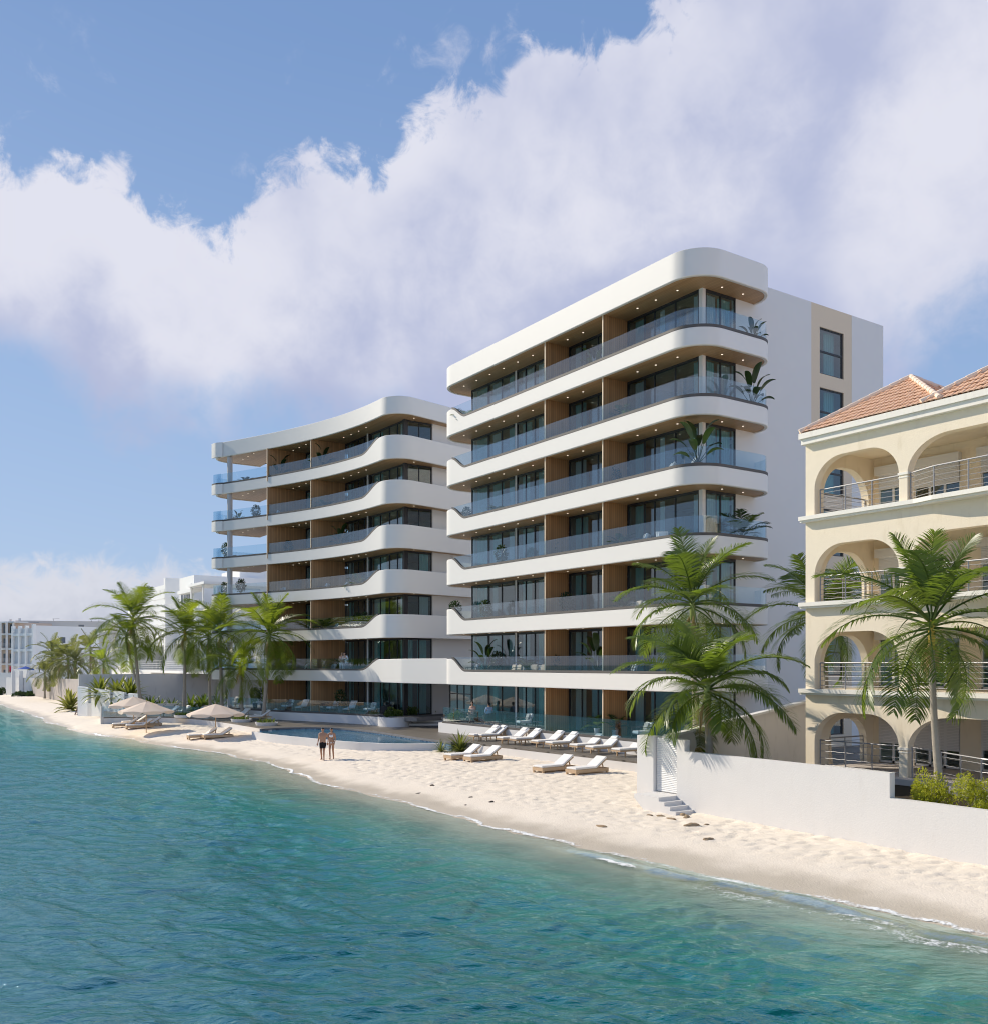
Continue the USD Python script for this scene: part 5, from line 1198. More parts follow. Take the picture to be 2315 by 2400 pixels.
for px, py, sz, sd, lab in [(5, 1600, (1.2, 1, 1.1), 151, 'far dark bush at the left edge of the beach'), (47, 1603, (1.9, 1.2, .6), 152, 'far low scrub below the white lattice fence'), (72, 1604, (1.7, 1.0, .7), 153, 'far grey green scrub left of the concrete wall'), (92, 1605, (1.7, 1.0, .8), 154, 'far grey green scrub in front of the concrete wall')]:
    shrub('scrub', lab, (*P2(px, 149 if px > 20 else 158), .55), sz, 500, sd, leaf_dark, .28, 'scrub along the far beach')
# round planters on the deck
PG = 'round white planters on the deck'
for i_, (px, py, r_, sd, lab) in enumerate([(625, 1700, .80, 161, 'low white planter with grass at the near corner of the deck by the pool'), (426, 1682, .62, 162, 'low white planter at the foot of the gold sheathed palm'), (321, 1680, .85, 163, 'low white planter at the foot of the tallest left palm'), (566, 1692, .78, 164, 'low white planter beside the right hand parasol')]):
    q = gz(px, py, DECK); t_ = thing('deck_planter', lab, 'planter', q, 0, PG)
    a = np.linspace(0, 2 * math.pi, 33)[:-1]; ring = lambda r, z: np.c_[r * 1.25 * np.cos(a), r * np.sin(a), np.full(32, z)]
    part(t_, 'bowl', MB().loft([ring(r_ * .9, .0), ring(r_, .22), ring(r_ * .93, .225), ring(r_ * .9, .14)]), pot_white, smooth=40)
    part(t_, 'soil', MB().loft([ring(r_ * .9, .12), ring(r_ * .9, .15)]), soil_mat)
    rg = np.random.default_rng(sd); V, F = [], []
    for k in range(150):
        a_, rr_ = rg.uniform(0, 6.28), r_ * .8 * rg.uniform(0, 1) ** .5; p = np.array([rr_ * 1.2 * math.cos(a_), rr_ * math.sin(a_), .14]); o = rg.normal(size=2) * .12; h = rg.uniform(.15, .42); w = rg.uniform(-.03, .03, 2); i0 = len(V)
        V += [p - [*w, 0], p + [*w, 0], p + [o[0] * .5 + w[0], o[1] * .5 + w[1], h * .6], p + [o[0], o[1], h]]; F += [(i0, i0 + 1, i0 + 2), (i0, i0 + 2, i0 + 3)]
    part(t_, 'grass', (V, F), leaf_mid, kind='stuff')

# ------------------------------------------------------------------ furniture
def on_sand(px, py):
    z = .4
    for _ in range(12): q = G(px, py, z); z = float(sand_z(q[0], q[1], False))
    return np.array([q[0], q[1], z])
class Kind:
    """First call builds the thing with its parts; later calls define copies."""
    def __init__(s, name, cat, build): s.name, s.cat, s.build, s.first = name, cat, build, None
    def __call__(s, loc, rz, label, group=None, scale=None):
        if s.first is None:
            s.first = thing(s.name, label, s.cat, loc, rz, group, scale); s.build(s.first); return s.first
        return dup(s.first, loc, rz, label, group, scale if scale is not None else 1.0)
def rot_y(mesh, ang, piv):
    v = np.array(mesh.vertices) - piv; c, s = math.cos(ang), math.sin(ang); v = v @ np.array([[c, 0, -s], [0, 1, 0], [s, 0, c]]).T + piv; return trimesh.Trimesh(v, mesh.faces, process=False)
def rb(a, b, r=.03): return rbox(np.array(a, float), np.array(b, float), r)
def b_beach(t):                       # x: foot (-1) to head (+1)
    m = MB(); m.box((-1, -.36, .05), (1, -.315, .20)); m.box((-1, .315, .05), (1, .36, .20)); m.box((-1, -.315, .05), (-.955, .315, .20)); m.box((.955, -.315, .05), (1, .315, .20)); part(t, 'frame', m, teak)
    for k in range(9): part(t, 'slat', MB().box((-.93 + .21 * k, -.315, .165), (-.76 + .21 * k, .315, .19)), teak)
    for sx_, sy_ in ((-.93, -.31), (-.93, .31), (.93, -.31), (.93, .31)): part(t, 'leg', MB().box((sx_ - .045, sy_ - .04, -.08), (sx_ + .045, sy_ + .04, .05)), teak)
    part(t, 'cushion', rb((-.98, -.33, .20), (.30, .33, .295), .035), cushion, smooth=40)
    part(t, 'back_cushion', rot_y(rb((.26, -.33, .21), (1.05, .33, .31), .035), math.radians(33), np.array([.28, 0, .25])), cushion, smooth=40)
    part(t, 'back_frame', rot_y(MB().box((.28, -.33, .165), (1.03, .33, .195)).get(), math.radians(33), np.array([.28, 0, .21])), teak)
    part(t, 'prop', MB().bar((.80, -.2, .19), (.72, -.2, .47), .04).bar((.80, .2, .19), (.72, .2, .47), .04), teak)
beach = Kind('beach_lounger', 'sun lounger', b_beach)
def b_decklounge(t):
    m = MB(); m.box((-.98, -.33, .24), (.98, -.29, .31)); m.box((-.98, .29, .24), (.98, .33, .31)); m.box((-.98, -.29, .24), (-.94, .29, .31)); m.box((.94, -.29, .24), (.98, .29, .31)); part(t, 'frame', m, teak)
    for sx_ in (-.62, .55):
        for sy_ in (-.29, .29): part(t, 'leg', MB().bar((sx_, sy_, 0), (sx_, sy_, .25), .055), teak)
    part(t, 'cushion', rb((-.98, -.33, .31), (.22, .33, .41), .04), cushion, smooth=40)
    part(t, 'back_cushion', rot_y(rb((.18, -.33, .32), (.98, .33, .42), .04), math.radians(34), np.array([.2, 0, .36])), cushion, smooth=40)
    part(t, 'headrest', rot_y(rb((.72, -.24, .41), (.97, .24, .47), .028), math.radians(34), np.array([.2, 0, .36])), cushion, smooth=40)
    part(t, 'back_frame', rot_y(MB().box((.2, -.31, .285), (.97, .31, .315)).get(), math.radians(34), np.array([.2, 0, .33])), teak)
    part(t, 'prop', MB().bar((.72, -.2, .28), (.66, -.2, .66), .035).bar((.72, .2, .28), (.66, .2, .66), .035), teak)
decklounge = Kind('deck_lounger', 'sun lounger', b_decklounge)
BG, UG, DG = 'low wooden loungers on the sand', 'canvas parasols on the sand', 'row of white loungers on the deck below the right terrace'
for px, py, lab in [(1056, 1783, 'low wooden lounger nearest the spiky plants at the pool tip'), (1102, 1787, 'low wooden lounger right beside the one near the spiky plants'), (1268, 1813, 'low wooden lounger alone in the middle of the sand, left of a pair'), (1346.5, 1818, 'low wooden lounger nearest the white gate'),
        (266, 1707, 'low wooden lounger under the rear left parasol, on its left'), (298, 1709, 'low wooden lounger under the rear left parasol, on its right'), (288, 1720.6, 'low wooden lounger under the front left parasol, on its left'), (320, 1722, 'low wooden lounger under the front left parasol, on its right'),
        (444, 1737, 'low wooden lounger left of the pole of the right hand parasol'), (480, 1739, 'low wooden lounger right of the pole of the right hand parasol')]:
    q = on_sand(px, py); q2 = q + [-.36, 1.0, 0]; q2[2] = float(sand_z(q2[0], q2[1], False)) + .02; beach(q2, 90 + (3 if px > 1000 else -4), lab, BG)
names = ['first from the left', 'second from the left', 'third from the left', 'fourth from the left', 'fifth from the left', 'sixth from the left', 'seventh from the left', 'eighth from the left', 'last, by the gate pillar']
for k, (x_, y_) in enumerate([(455, 570), (518, 572), (697, 598), (808, 606), (997, 629), (1118, 643), (1330, 665), (1467, 683), (1695, 706)]):
    q = G(1000 + x_ * .275, 1580 + y_ * .275, DECK); decklounge(q + [-.28, .56, 0], 90, f'white lounger in the row below the right terrace, {names[k]}', DG)
for px, py, rz, lab in [(374, 1679, 100, 'white deck lounger behind the left parasols, left one of the pair'), (401, 1677.5, 100, 'white deck lounger behind the left parasols, right one of the pair'), (492, 1684, 110, 'white deck lounger showing behind the left edge of the right hand parasol'), (540, 1686, 110, 'white deck lounger behind the pole of the right hand parasol'), (584, 1690, 85, 'white deck lounger left of the rightmost left palm trunk'), (603, 1686, 80, 'white deck lounger at the foot of the rightmost left palm')]:
    decklounge(G(px, py, DECK) + [0, .8, 0], rz, lab, 'white loungers on the left part of the deck')
N = Nodes(); N('principled_bsdf', 'p', base_color=(.86, .74, .62), roughness=.9); N('translucent_bsdf', 't', color=(.84, .66, .50)); N('mix_closure', 'm', fac=.3, closure1='p.BSDF', closure2='t.BSDF'); canvas2 = N.build('parasol_fabric', 'm.closure')
def b_parasol(t):
    R, zt_, zr = 2.02, 2.34, 1.62; part(t, 'pole', MB().tube([(0, 0, -.25), (0, 0, zt_ - .03)], .034, 12), teak, smooth=40)
    part(t, 'finial', MB().disc((0, 0, zt_ - .02), .03, .12, 10), teak)
    n = 8
    for k in range(n):
        a0, a1 = 2 * math.pi * k / n, 2 * math.pi * (k + 1) / n; nu_, nr = 9, 7; V = []
        for i in range(nr + 1):
            f = i / nr
            for j in range(nu_):
                w = j / (nu_ - 1); a = a0 + (a1 - a0) * w; bow = math.sin(math.pi * w)
                r = R * f * (1 - .10 * bow * f); z = zt_ - (zt_ - zr) * f ** 1.12 - .05 * bow * f * (1 - f) * 2 + (.06 * bow * f ** 3)
                V.append((r * math.cos(a), r * math.sin(a), z))
        for j in range(nu_):
            w = j / (nu_ - 1); a = a0 + (a1 - a0) * w; bow = math.sin(math.pi * w); r = R * (1 - .10 * bow) + .012; V.append((r * math.cos(a), r * math.sin(a), zr + .06 * bow - .05 - .20 * bow ** .6))
        F = [(i * nu_ + j, i * nu_ + j + 1, (i + 1) * nu_ + j + 1, (i + 1) * nu_ + j) for i in range(nr + 1) for j in range(nu_ - 1)]
        part(t, 'canopy_panel', (V, F), canvas2, smooth=40)
        part(t, 'rib', MB().bar((.05 * math.cos(a0), .05 * math.sin(a0), zt_ - .06), (R * math.cos(a0), R * math.sin(a0), zr - .015), .022), teak)
        part(t, 'strut', MB().bar((.04 * math.cos(a0), .04 * math.sin(a0), 1.55), (R * .5 * math.cos(a0), R * .5 * math.sin(a0), zt_ - (zt_ - zr) * .5 ** 1.12 - .05), .016), teak)
    part(t, 'hub', MB().disc((0, 0, 1.5), .06, .1, 12), teak)
parasol = Kind('parasol', 'parasol', b_parasol)
for px, py, lab, rz, sc in [(313.5, 1701, 'peach canvas parasol on the sand, rear one of the left pair', 10, 1.0), (343, 1712.5, 'peach canvas parasol on the sand, front one of the left pair', 24, 1.0), (505.7, 1727, 'peach canvas parasol standing alone on the sand near the pool', 18, .98)]:
    parasol(on_sand(px, py), rz, lab, UG, sc)

# balcony furniture and potted plants
def b_chair(t):
    part(t, 'seat', rb((-.34, -.33, .27), (.34, .33, .42), .05), cushion, smooth=40)
    part(t, 'backrest', rot_y(rb((-.42, -.32, .40), (-.27, .32, .86), .05), math.radians(18), np.array([-.34, 0, .42])), cushion, smooth=40)
    part(t, 'pillow', rot_y(rb((-.27, -.22, .44), (-.16, .22, .80), .05), math.radians(20), np.array([-.3, 0, .44])), cushion_grey, smooth=40)
    m = MB()
    for sy_ in (-.35, .35): m.bar((-.40, sy_, .60), (.34, sy_, .58), .035).bar((.33, sy_, .58), (.36, sy_, 0), .03).bar((-.38, sy_, .60), (-.44, sy_, 0), .03)
    m.bar((-.4, -.35, .26), (-.4, .35, .26), .03).bar((.33, -.35, .26), (.33, .35, .26), .03); part(t, 'frame', m, dark_steel)
chair = Kind('lounge_chair', 'chair', b_chair)
def b_sling(t):
    part(t, 'seat', rot_y(rb((-.30, -.30, .30), (.42, .30, .36), .025), math.radians(-8), np.array([0, 0, .33])), cushion, smooth=40)
    part(t, 'backrest', rot_y(rb((-.38, -.30, .30), (-.31, .30, 1.05), .03), math.radians(38), np.array([-.33, 0, .33])), cushion, smooth=40)
    part(t, 'pillow', rot_y(rb((-.30, -.20, .62), (-.22, .20, .92), .035), math.radians(38), np.array([-.33, 0, .33])), cushion, smooth=40)
    m = MB()
    for sy_ in (-.29, .29): m.bar((.40, sy_, .36), (.28, sy_, 0), .03).bar((-.34, sy_, .33), (-.52, sy_, 0), .03).bar((-.3, sy_, .28), (.4, sy_, .36), .03)
    part(t, 'frame', m, teak)
sling = Kind('reclining_chair', 'chair', b_sling)
def b_table(t):
    part(t, 'table_top', MB().disc((0, 0, .44), .27, .025, 24), dark_steel, smooth=40); part(t, 'stem', MB().disc((0, 0, .02), .03, .42, 10), dark_steel); part(t, 'foot', MB().disc((0, 0, 0), .17, .02, 20), dark_steel)
table = Kind('side_table', 'table', b_table)
def b_wicker(t):
    a = np.linspace(math.radians(-125), math.radians(125), 15) + math.pi
    ring = np.stack([.36 * np.cos(a), .36 * np.sin(a)], 1); n = normals2(ring)
    part(t, 'shell', MB().loft(np.stack([np.c_[ring - n * .03, np.full(15, .16)], np.c_[ring + n * .03, np.full(15, .16)], np.c_[ring + n * .05, .72 - .16 * np.abs(np.linspace(-1, 1, 15)) ** 2], np.c_[ring - n * .01, .72 - .16 * np.abs(np.linspace(-1, 1, 15)) ** 2]], 1)), wicker, smooth=40)
    part(t, 'base', MB().disc((0, 0, .12), .34, .18, 20), wicker, smooth=40); part(t, 'seat', rb((-.27, -.27, .30), (.31, .27, .42), .05), cushion_beige, smooth=40)
    for sx_, sy_ in ((-.22, -.22), (.22, -.22), (-.22, .22), (.22, .22)): part(t, 'leg', MB().disc((sx_, sy_, 0), .02, .13, 8), dark_steel)
wick = Kind('wicker_armchair', 'armchair', b_wicker)
def b_sofa(t):
    part(t, 'base', rb((-.42, -.85, .08), (.42, .85, .26), .03), cushion_grey, smooth=40)
    for y0_ in (-.82, .01): part(t, 'seat', rb((-.30, y0_, .26), (.42, y0_ + .81, .42), .05), cushion, smooth=40)
    part(t, 'backrest', rb((-.44, -.85, .26), (-.28, .85, .74), .05), cushion_grey, smooth=40)
    for y0_ in (-.7, .1): part(t, 'pillow', rot_y(rb((-.27, y0_, .43), (-.14, y0_ + .5, .78), .055), math.radians(16), np.array([-.25, 0, .43])), cushion_beige, smooth=40)
sofa = Kind('outdoor_sofa', 'sofa', b_sofa)
def pot(t, r=.2, h=.36, mat=None):
    a = np.linspace(0, 2 * math.pi, 21)[:-1]; ring = lambda rr_, z: np.c_[rr_ * np.cos(a), rr_ * np.sin(a), np.full(20, z)]
    part(t, 'pot', MB().loft([ring(r * .72, 0), ring(r, h), ring(r * .9, h + .002), ring(r * .86, h - .04)]), mat or pot_grey, smooth=40); part(t, 'soil', MB().loft([ring(r * .86, h - .06), ring(r * .86, h - .03)]), soil_mat)
def b_banana(t):
    pot(t); rg = np.random.default_rng(5)
    for q in range(11):
        a = q * 2.39996; f = (q + .5) / 11; lean = .95 * (1 - f) + .08; L = .55 + .35 * f; W = .13 + .03 * rg.uniform(); stalk = .35 + .55 * f; d_ = np.array([math.cos(a) * math.sin(lean), math.sin(a) * math.sin(lean), math.cos(lean)]); base = np.array([0, 0, .33]); p = base + d_ * stalk
        m = MB().tube([base, base + d_ * stalk * .5, p], [.018, .014, .009], 5); k = 8; t_ = np.linspace(0, 1, k); bend = lean + 1.0 * t_ ** 1.4
        r_ = np.concatenate([[0], np.cumsum(np.sin(bend[1:]))]) * L / (k - 1); z_ = np.concatenate([[0], np.cumsum(np.cos(bend[1:]))]) * L / (k - 1); c, s = math.cos(a), math.sin(a); w = W * np.sin(math.pi * np.clip(t_ * .9 + .07, 0, 1)) ** .6
        V = np.vstack([np.c_[p[0] + r_ * c - s * w, p[1] + r_ * s + c * w, p[2] + z_ + w * .35], np.c_[p[0] + r_ * c, p[1] + r_ * s, p[2] + z_], np.c_[p[0] + r_ * c + s * w, p[1] + r_ * s - c * w, p[2] + z_ + w * .35]])
        m.raw(V, [(i, i + 1, k + i + 1, k + i) for i in range(k - 1)] + [(k + i, k + i + 1, 2 * k + i + 1, 2 * k + i) for i in range(k - 1)]); part(t, 'leaf', m, leaf_dark, smooth=True)
banana = Kind('potted_banana_plant', 'potted plant', b_banana)
def b_areca(t):
    pot(t, .19, .34, pot_white); rg = np.random.default_rng(6)
    for q in range(15):
        f = (q + .5) / 15; m = frond_mesh(rg, 1.05 * rg.uniform(.85, 1.1), .35 + 1.15 * f, 1.1, 15, .30, .035, .3, .2, bare=.3); part(t, 'frond', turned(m, q * 2.39996, (0, 0, .33)), leaf_dark if q % 3 else leaf_mid)
areca = Kind('potted_palm', 'potted plant', b_areca)
def b_fig(t):
    pot(t, .2, .4); rg = np.random.default_rng(8); part(t, 'stem', MB().tube([(0, 0, .36), (.02, .01, .8), (0, .02, 1.25)], [.022, .018, .01], 6), trunk_mat); n = 420
    d_ = rg.normal(size=(n, 3)); d_ /= np.linalg.norm(d_, axis=1, keepdims=True); p = d_ * rg.uniform(.2, 1, (n, 1)) ** .5 * [.36, .36, .52] + [0, 0, 1.08]; up = d_ + [0, 0, .4] + rg.normal(size=(n, 3)) * .4; up /= np.linalg.norm(up, axis=1, keepdims=True); s = np.cross(up, rg.normal(size=(n, 3))); s /= np.linalg.norm(s, axis=1, keepdims=True); l = .13 * rg.uniform(.7, 1.3, (n, 1)); k = np.arange(n)[:, None] * 4
    part(t, 'foliage', (np.stack([p, p + up * l * .5 + s * l * .3, p + up * l, p + up * l * .5 - s * l * .3], 1).reshape(-1, 3), np.vstack([k + [0, 1, 2], k + [0, 2, 3]])), leaf_dark, kind='stuff')
fig = Kind('potted_fig', 'potted plant', b_fig)
KINDS = dict(chair=(chair, 'white lounge chair'), sling=(sling, 'white reclining chair'), table=(table, 'small round dark table'), wick=(wick, 'dark wicker armchair'), sofa=(sofa, 'low outdoor sofa'), banana=(banana, 'broad leaved potted plant'), areca=(areca, 'feathery potted palm'), fig=(fig, 'bushy potted fig'))
LEVEL = ['ground floor', 'first floor', 'second floor', 'third floor', 'fourth floor', 'fifth floor', 'top floor']
def on_main(px, v):
    return u_at(px, v), v
Lin = offset(lline, -1.0); Lpx = np.array([PX(*q)[0] for q in Lin]); Lok = np.where(Ls < arc_at(S(-7.5, 67.0)))[0]
def on_left(px, dist):
    ln = offset(lline, -dist); p_ = np.array([PX(*q)[0] for q in ln]); i_ = Lok[np.argmin(np.abs(p_[Lok] - px))]; return ln[i_]
rz_rng = random.Random(12)
def furnish(bld, lvl, px, kind, phrase, v=.95, rz=None, sc=1.0):
    k, text = KINDS[kind]; x, y = on_main(px, v) if bld == 'R' else on_left(px, v); z = (fl(lvl) + .002) if lvl else TERR + .0
    if rz is None: rz = rz_rng.uniform(0, 360) if kind in ('banana', 'areca', 'fig', 'table') else -90 + rz_rng.uniform(-60, 60)
    k((x, y, z), rz, f'{text}, {"right" if bld == "R" else "left"} block {LEVEL[lvl]}, {phrase}', f'{kind} furniture on the balconies' if kind in ('chair', 'sling', 'table', 'wick', 'sofa') else 'potted plants on the balconies', sc)
for a in [('R', 6, 1085, 'areca', 'at its left end', .8), ('R', 6, 1394, 'banana', 'left of the second wooden divider', 1.2), ('R', 6, 1505, 'chair', 'right of the second divider', .7), ('R', 6, 1525, 'table', 'next to the lounge chair', .7), ('R', 6, 1598, 'wick', 'near the rounded corner', .7), ('R', 6, 1764, 'banana', 'at the far right end of the side', 4.3, None, .8),
          ('R', 5, 1340, 'chair', 'just right of the first divider', .6), ('R', 5, 1362, 'table', 'beside the middle chairs', .6), ('R', 5, 1390, 'sling', 'left of the second divider', .6), ('R', 5, 1463, 'areca', 'right behind the second divider', .9), ('R', 5, 1500, 'table', 'right of the feathery palm', .6), ('R', 5, 1600, 'wick', 'near the rounded corner', .7), ('R', 5, 1762, 'banana', 'tall one at the far right end', 4.2, None, 1.25),
          ('R', 4, 1094, 'fig', 'at its left end', .8, None, .8), ('R', 4, 1164, 'areca', 'in front of the left windows', .7, None, .8), ('R', 4, 1438, 'fig', 'in front of the second wooden divider', 1.0, None, .9), ('R', 4, 1545, 'sling', 'right part, left chair', .6), ('R', 4, 1566, 'table', 'between the right hand chairs', .6), ('R', 4, 1598, 'sling', 'right part, right chair', .6), ('R', 4, 1634, 'banana', 'tall one at the rounded corner', .7, None, 1.4),
          ('R', 3, 1174, 'fig', 'in front of the left windows', .7), ('R', 3, 1293, 'fig', 'in front of the first divider', .9), ('R', 3, 1457, 'areca', 'in front of the second divider', .9), ('R', 3, 1497, 'chair', 'left of the round table', .6), ('R', 3, 1526, 'table', 'between two white chairs', .6), ('R', 3, 1553, 'sling', 'right of the round table', .6), ('R', 3, 1738, 'areca', 'large dark one on the side', 3.6, None, 1.5),
          ('R', 2, 1067, 'fig', 'rising behind the left end of the white front', 1.0, None, 1.1), ('R', 2, 1138, 'fig', 'in front of the left windows', .8), ('R', 2, 1326, 'fig', 'left of the middle window', 1.1), ('R', 2, 1462, 'areca', 'in front of the second divider', .9), ('R', 2, 1478, 'sofa', 'behind the palm crown', .7),
          ('R', 1, 1106, 'chair', 'at the left end', .7), ('R', 1, 1138, 'banana', 'second from the left end', .9, None, 1.25), ('R', 1, 1164, 'fig', 'behind the left sofa', 1.2), ('R', 1, 1203, 'sofa', 'left one', .8, -100), ('R', 1, 1236, 'areca', 'left of the white post', 1.1), ('R', 1, 1258, 'sofa', 'right one', .8, -80), ('R', 1, 1295, 'fig', 'in front of the first divider', .9), ('R', 1, 1397, 'banana', 'left of the second divider', 1.0, None, 1.3), ('R', 1, 1469, 'chair', 'right of the second divider', .6),
          ('R', 0, 1130, 'table', 'between the seated couple', .7), ('R', 0, 1226, 'chair', 'left of the first divider', .8), ('R', 0, 1258, 'table', 'beside the white lounge chair', .6), ('R', 0, 1398, 'areca', 'left of the second divider', 1.2, None, .9), ('R', 0, 1440, 'areca', 'in front of the second divider', .9), ('R', 0, 1502, 'chair', 'far right beside the gate pillar', .7),
          ('L', 6, 577, 'areca', 'at the open left end', .8, None, .8), ('L', 6, 656, 'banana', 'right of the first wooden wall', 1.1, None, 1.35), ('L', 6, 720, 'fig', 'left of the second wooden wall', 1.4), ('L', 6, 755, 'banana', 'right of the second wooden wall', 1.1, None, 1.3), ('L', 6, 787, 'fig', 'deep in the corner of the right wooden wall', 2.4),
          ('L', 5, 538, 'chair', 'beside the round column', .7), ('L', 5, 558, 'banana', 'low one near the column', .8, None, .7), ('L', 5, 586, 'sling', 'left of the wooden wall', .7), ('L', 5, 600, 'fig', 'left of the wooden wall', 1.0), ('L', 5, 642, 'chair', 'in front of the first wooden wall', .8), ('L', 5, 765, 'areca', 'in front of the second wooden wall', 1.0), ('L', 5, 898, 'fig', 'behind the raised white front', 1.2),
          ('L', 4, 531, 'fig', 'in front of the round column', .7, None, 1.2), ('L', 4, 543, 'wick', 'right of the round column', .8), ('L', 4, 562, 'table', 'open left end', .8), ('L', 4, 585, 'sling', 'open left end', .8), ('L', 4, 648, 'chair', 'in front of the first wooden wall', .8), ('L', 4, 676, 'fig', 'against the first wooden wall', 1.6), ('L', 4, 744, 'sling', 'in front of the second wooden wall', .8), ('L', 4, 800, 'banana', 'at the left of the window wall', 1.2, None, 1.2),
          ('L', 3, 566, 'fig', 'open left end', .8, None, 1.1), ('L', 3, 522, 'fig', 'left of the round column', 1.0), ('L', 3, 656, 'chair', 'in front of the first wooden wall', .8), ('L', 3, 757, 'chair', 'in front of the second wooden wall', .8), ('L', 3, 775, 'table', 'between the two chairs', .8), ('L', 3, 796, 'sling', 'right chair', .8), ('L', 3, 838, 'areca', 'in front of the windows', .9, None, 1.2),
          ('L', 2, 762, 'areca', 'left one beside the white chairs', 1.0, None, 1.2), ('L', 2, 779, 'chair', 'left chair', .8), ('L', 2, 816, 'sling', 'right chair', .8), ('L', 2, 838, 'fig', 'behind the right chair', 1.3), ('L', 2, 716, 'sling', 'left of the second wooden wall', .8), ('L', 2, 856, 'fig', 'where the white front starts to rise', 1.2),
          ('L', 1, 668, 'chair', 'first chair from the left', .8), ('L', 1, 702, 'sling', 'second chair from the left', .8), ('L', 1, 772, 'chair', 'left of the standing couple', .8), ('L', 1, 812, 'chair', 'right of the standing couple', 1.0), ('L', 1, 800, 'areca', 'behind the standing couple', 2.2, None, 1.1)]:
    furnish(*a)
# ground floor terrace of the left block
tin = offset(tcv, -1.3); tpx = np.array([PX(*q)[0] for q in tin])
for px, kind, lab, rz in [(596, fig, 'bushy potted fig on the left terrace between two palm trunks', 0), (616, fig, 'bushy potted fig on the left terrace beside the rightmost palm trunk', 0), (802, fig, 'bushy potted fig on the left terrace in front of the dark windows', 0), (705, sling, 'white reclining chair on the left terrace, left one', -60), (672, chair, 'white lounge chair on the left terrace in front of the wooden wall', -80), (777, chair, 'white lounge chair on the left terrace, middle one', -80), (817, sling, 'white reclining chair on the left terrace, right one', -60), (758, wick, 'dark wicker armchair on the left terrace near the middle chair', -90), (868, chair, 'white lounge chair on the left terrace at the end of the glass', -90), (905, wick, 'dark round armchair on the left terrace beside the hedge', 200), (545, chair, 'white lounge chair on the left terrace near the column', -80), (790, table, 'small round table on the left terrace between the chairs', 0)]:
    q = tin[np.argmin(np.abs(tpx - px))] if px < 880 else S((px - CXP) / FPX * 70.2, 70.2)
    kind((*q, TERR), rz, lab, 'furniture on the left terrace' if kind is not fig else 'potted plants on the left terrace', 1.1 if kind is fig else 1.0)

# stones and weed on the sand
rgk = np.random.default_rng(77)
def stone(px, py, sx_, sy_, sz_, lab, mat=rock_mat, grp='stones and weed on the sand', name='stone', cat='stone'):
    q = on_sand(px, py); m = trimesh.creation.icosphere(3); v = m.vertices * (1 + .5 * (meshkit.fbm(m.vertices * 1.3 + rgk.uniform(0, 50, 3), 3, 3) - .5)[:, None] * 2); v = v * [sx_, sy_, sz_]
    single(name, (v, m.faces), mat, lab, cat, grp, smooth=40, loc=q + [0, 0, -sz_ * .1], rz=float(rgk.uniform(0, 180)))
for a in [(1621, 1936, .24, .15, .11, 'largest brown stone on the sand below the white steps'), (1600, 1912, .14, .10, .08, 'brown stone at the foot of the white steps'), (1608, 1917, .15, .11, .09, 'rounded brown stone just right of the one at the foot of the steps'), (1572, 1920, .20, .10, .05, 'flat brown stone left of the steps'), (1655, 1934, .09, .06, .04, 'small stone right of the largest brown stone'), (1548, 1913, .15, .09, .045, 'flat stone in the sand furthest left of the steps'), (1660, 1968, .17, .11, .07, 'brown stone nearest the water below the steps'), (1408, 1937, .22, .12, .04, 'flat sandy stone halfway to the water'),
          (1521, 1911, .12, .07, .03, 'small flat stone in front of the gate pillar')]: stone(*a)
for a in [(1014, 1842, .13, .09, .06, 'dark lump of seaweed on the sand below the loungers'), (982, 1860, .12, .07, .03, 'flat dark weed nearest the water left of the lump'), (1104, 1869, .09, .06, .035, 'small dark weed right of the lump of seaweed'), (1092, 1887, .08, .05, .02, 'small dark weed close to the wet sand'), (1152, 1880, .11, .07, .04, 'dark weed on the sand right of the others')]: stone(*a, mat=rock_dark, name='seaweed', cat='seaweed')

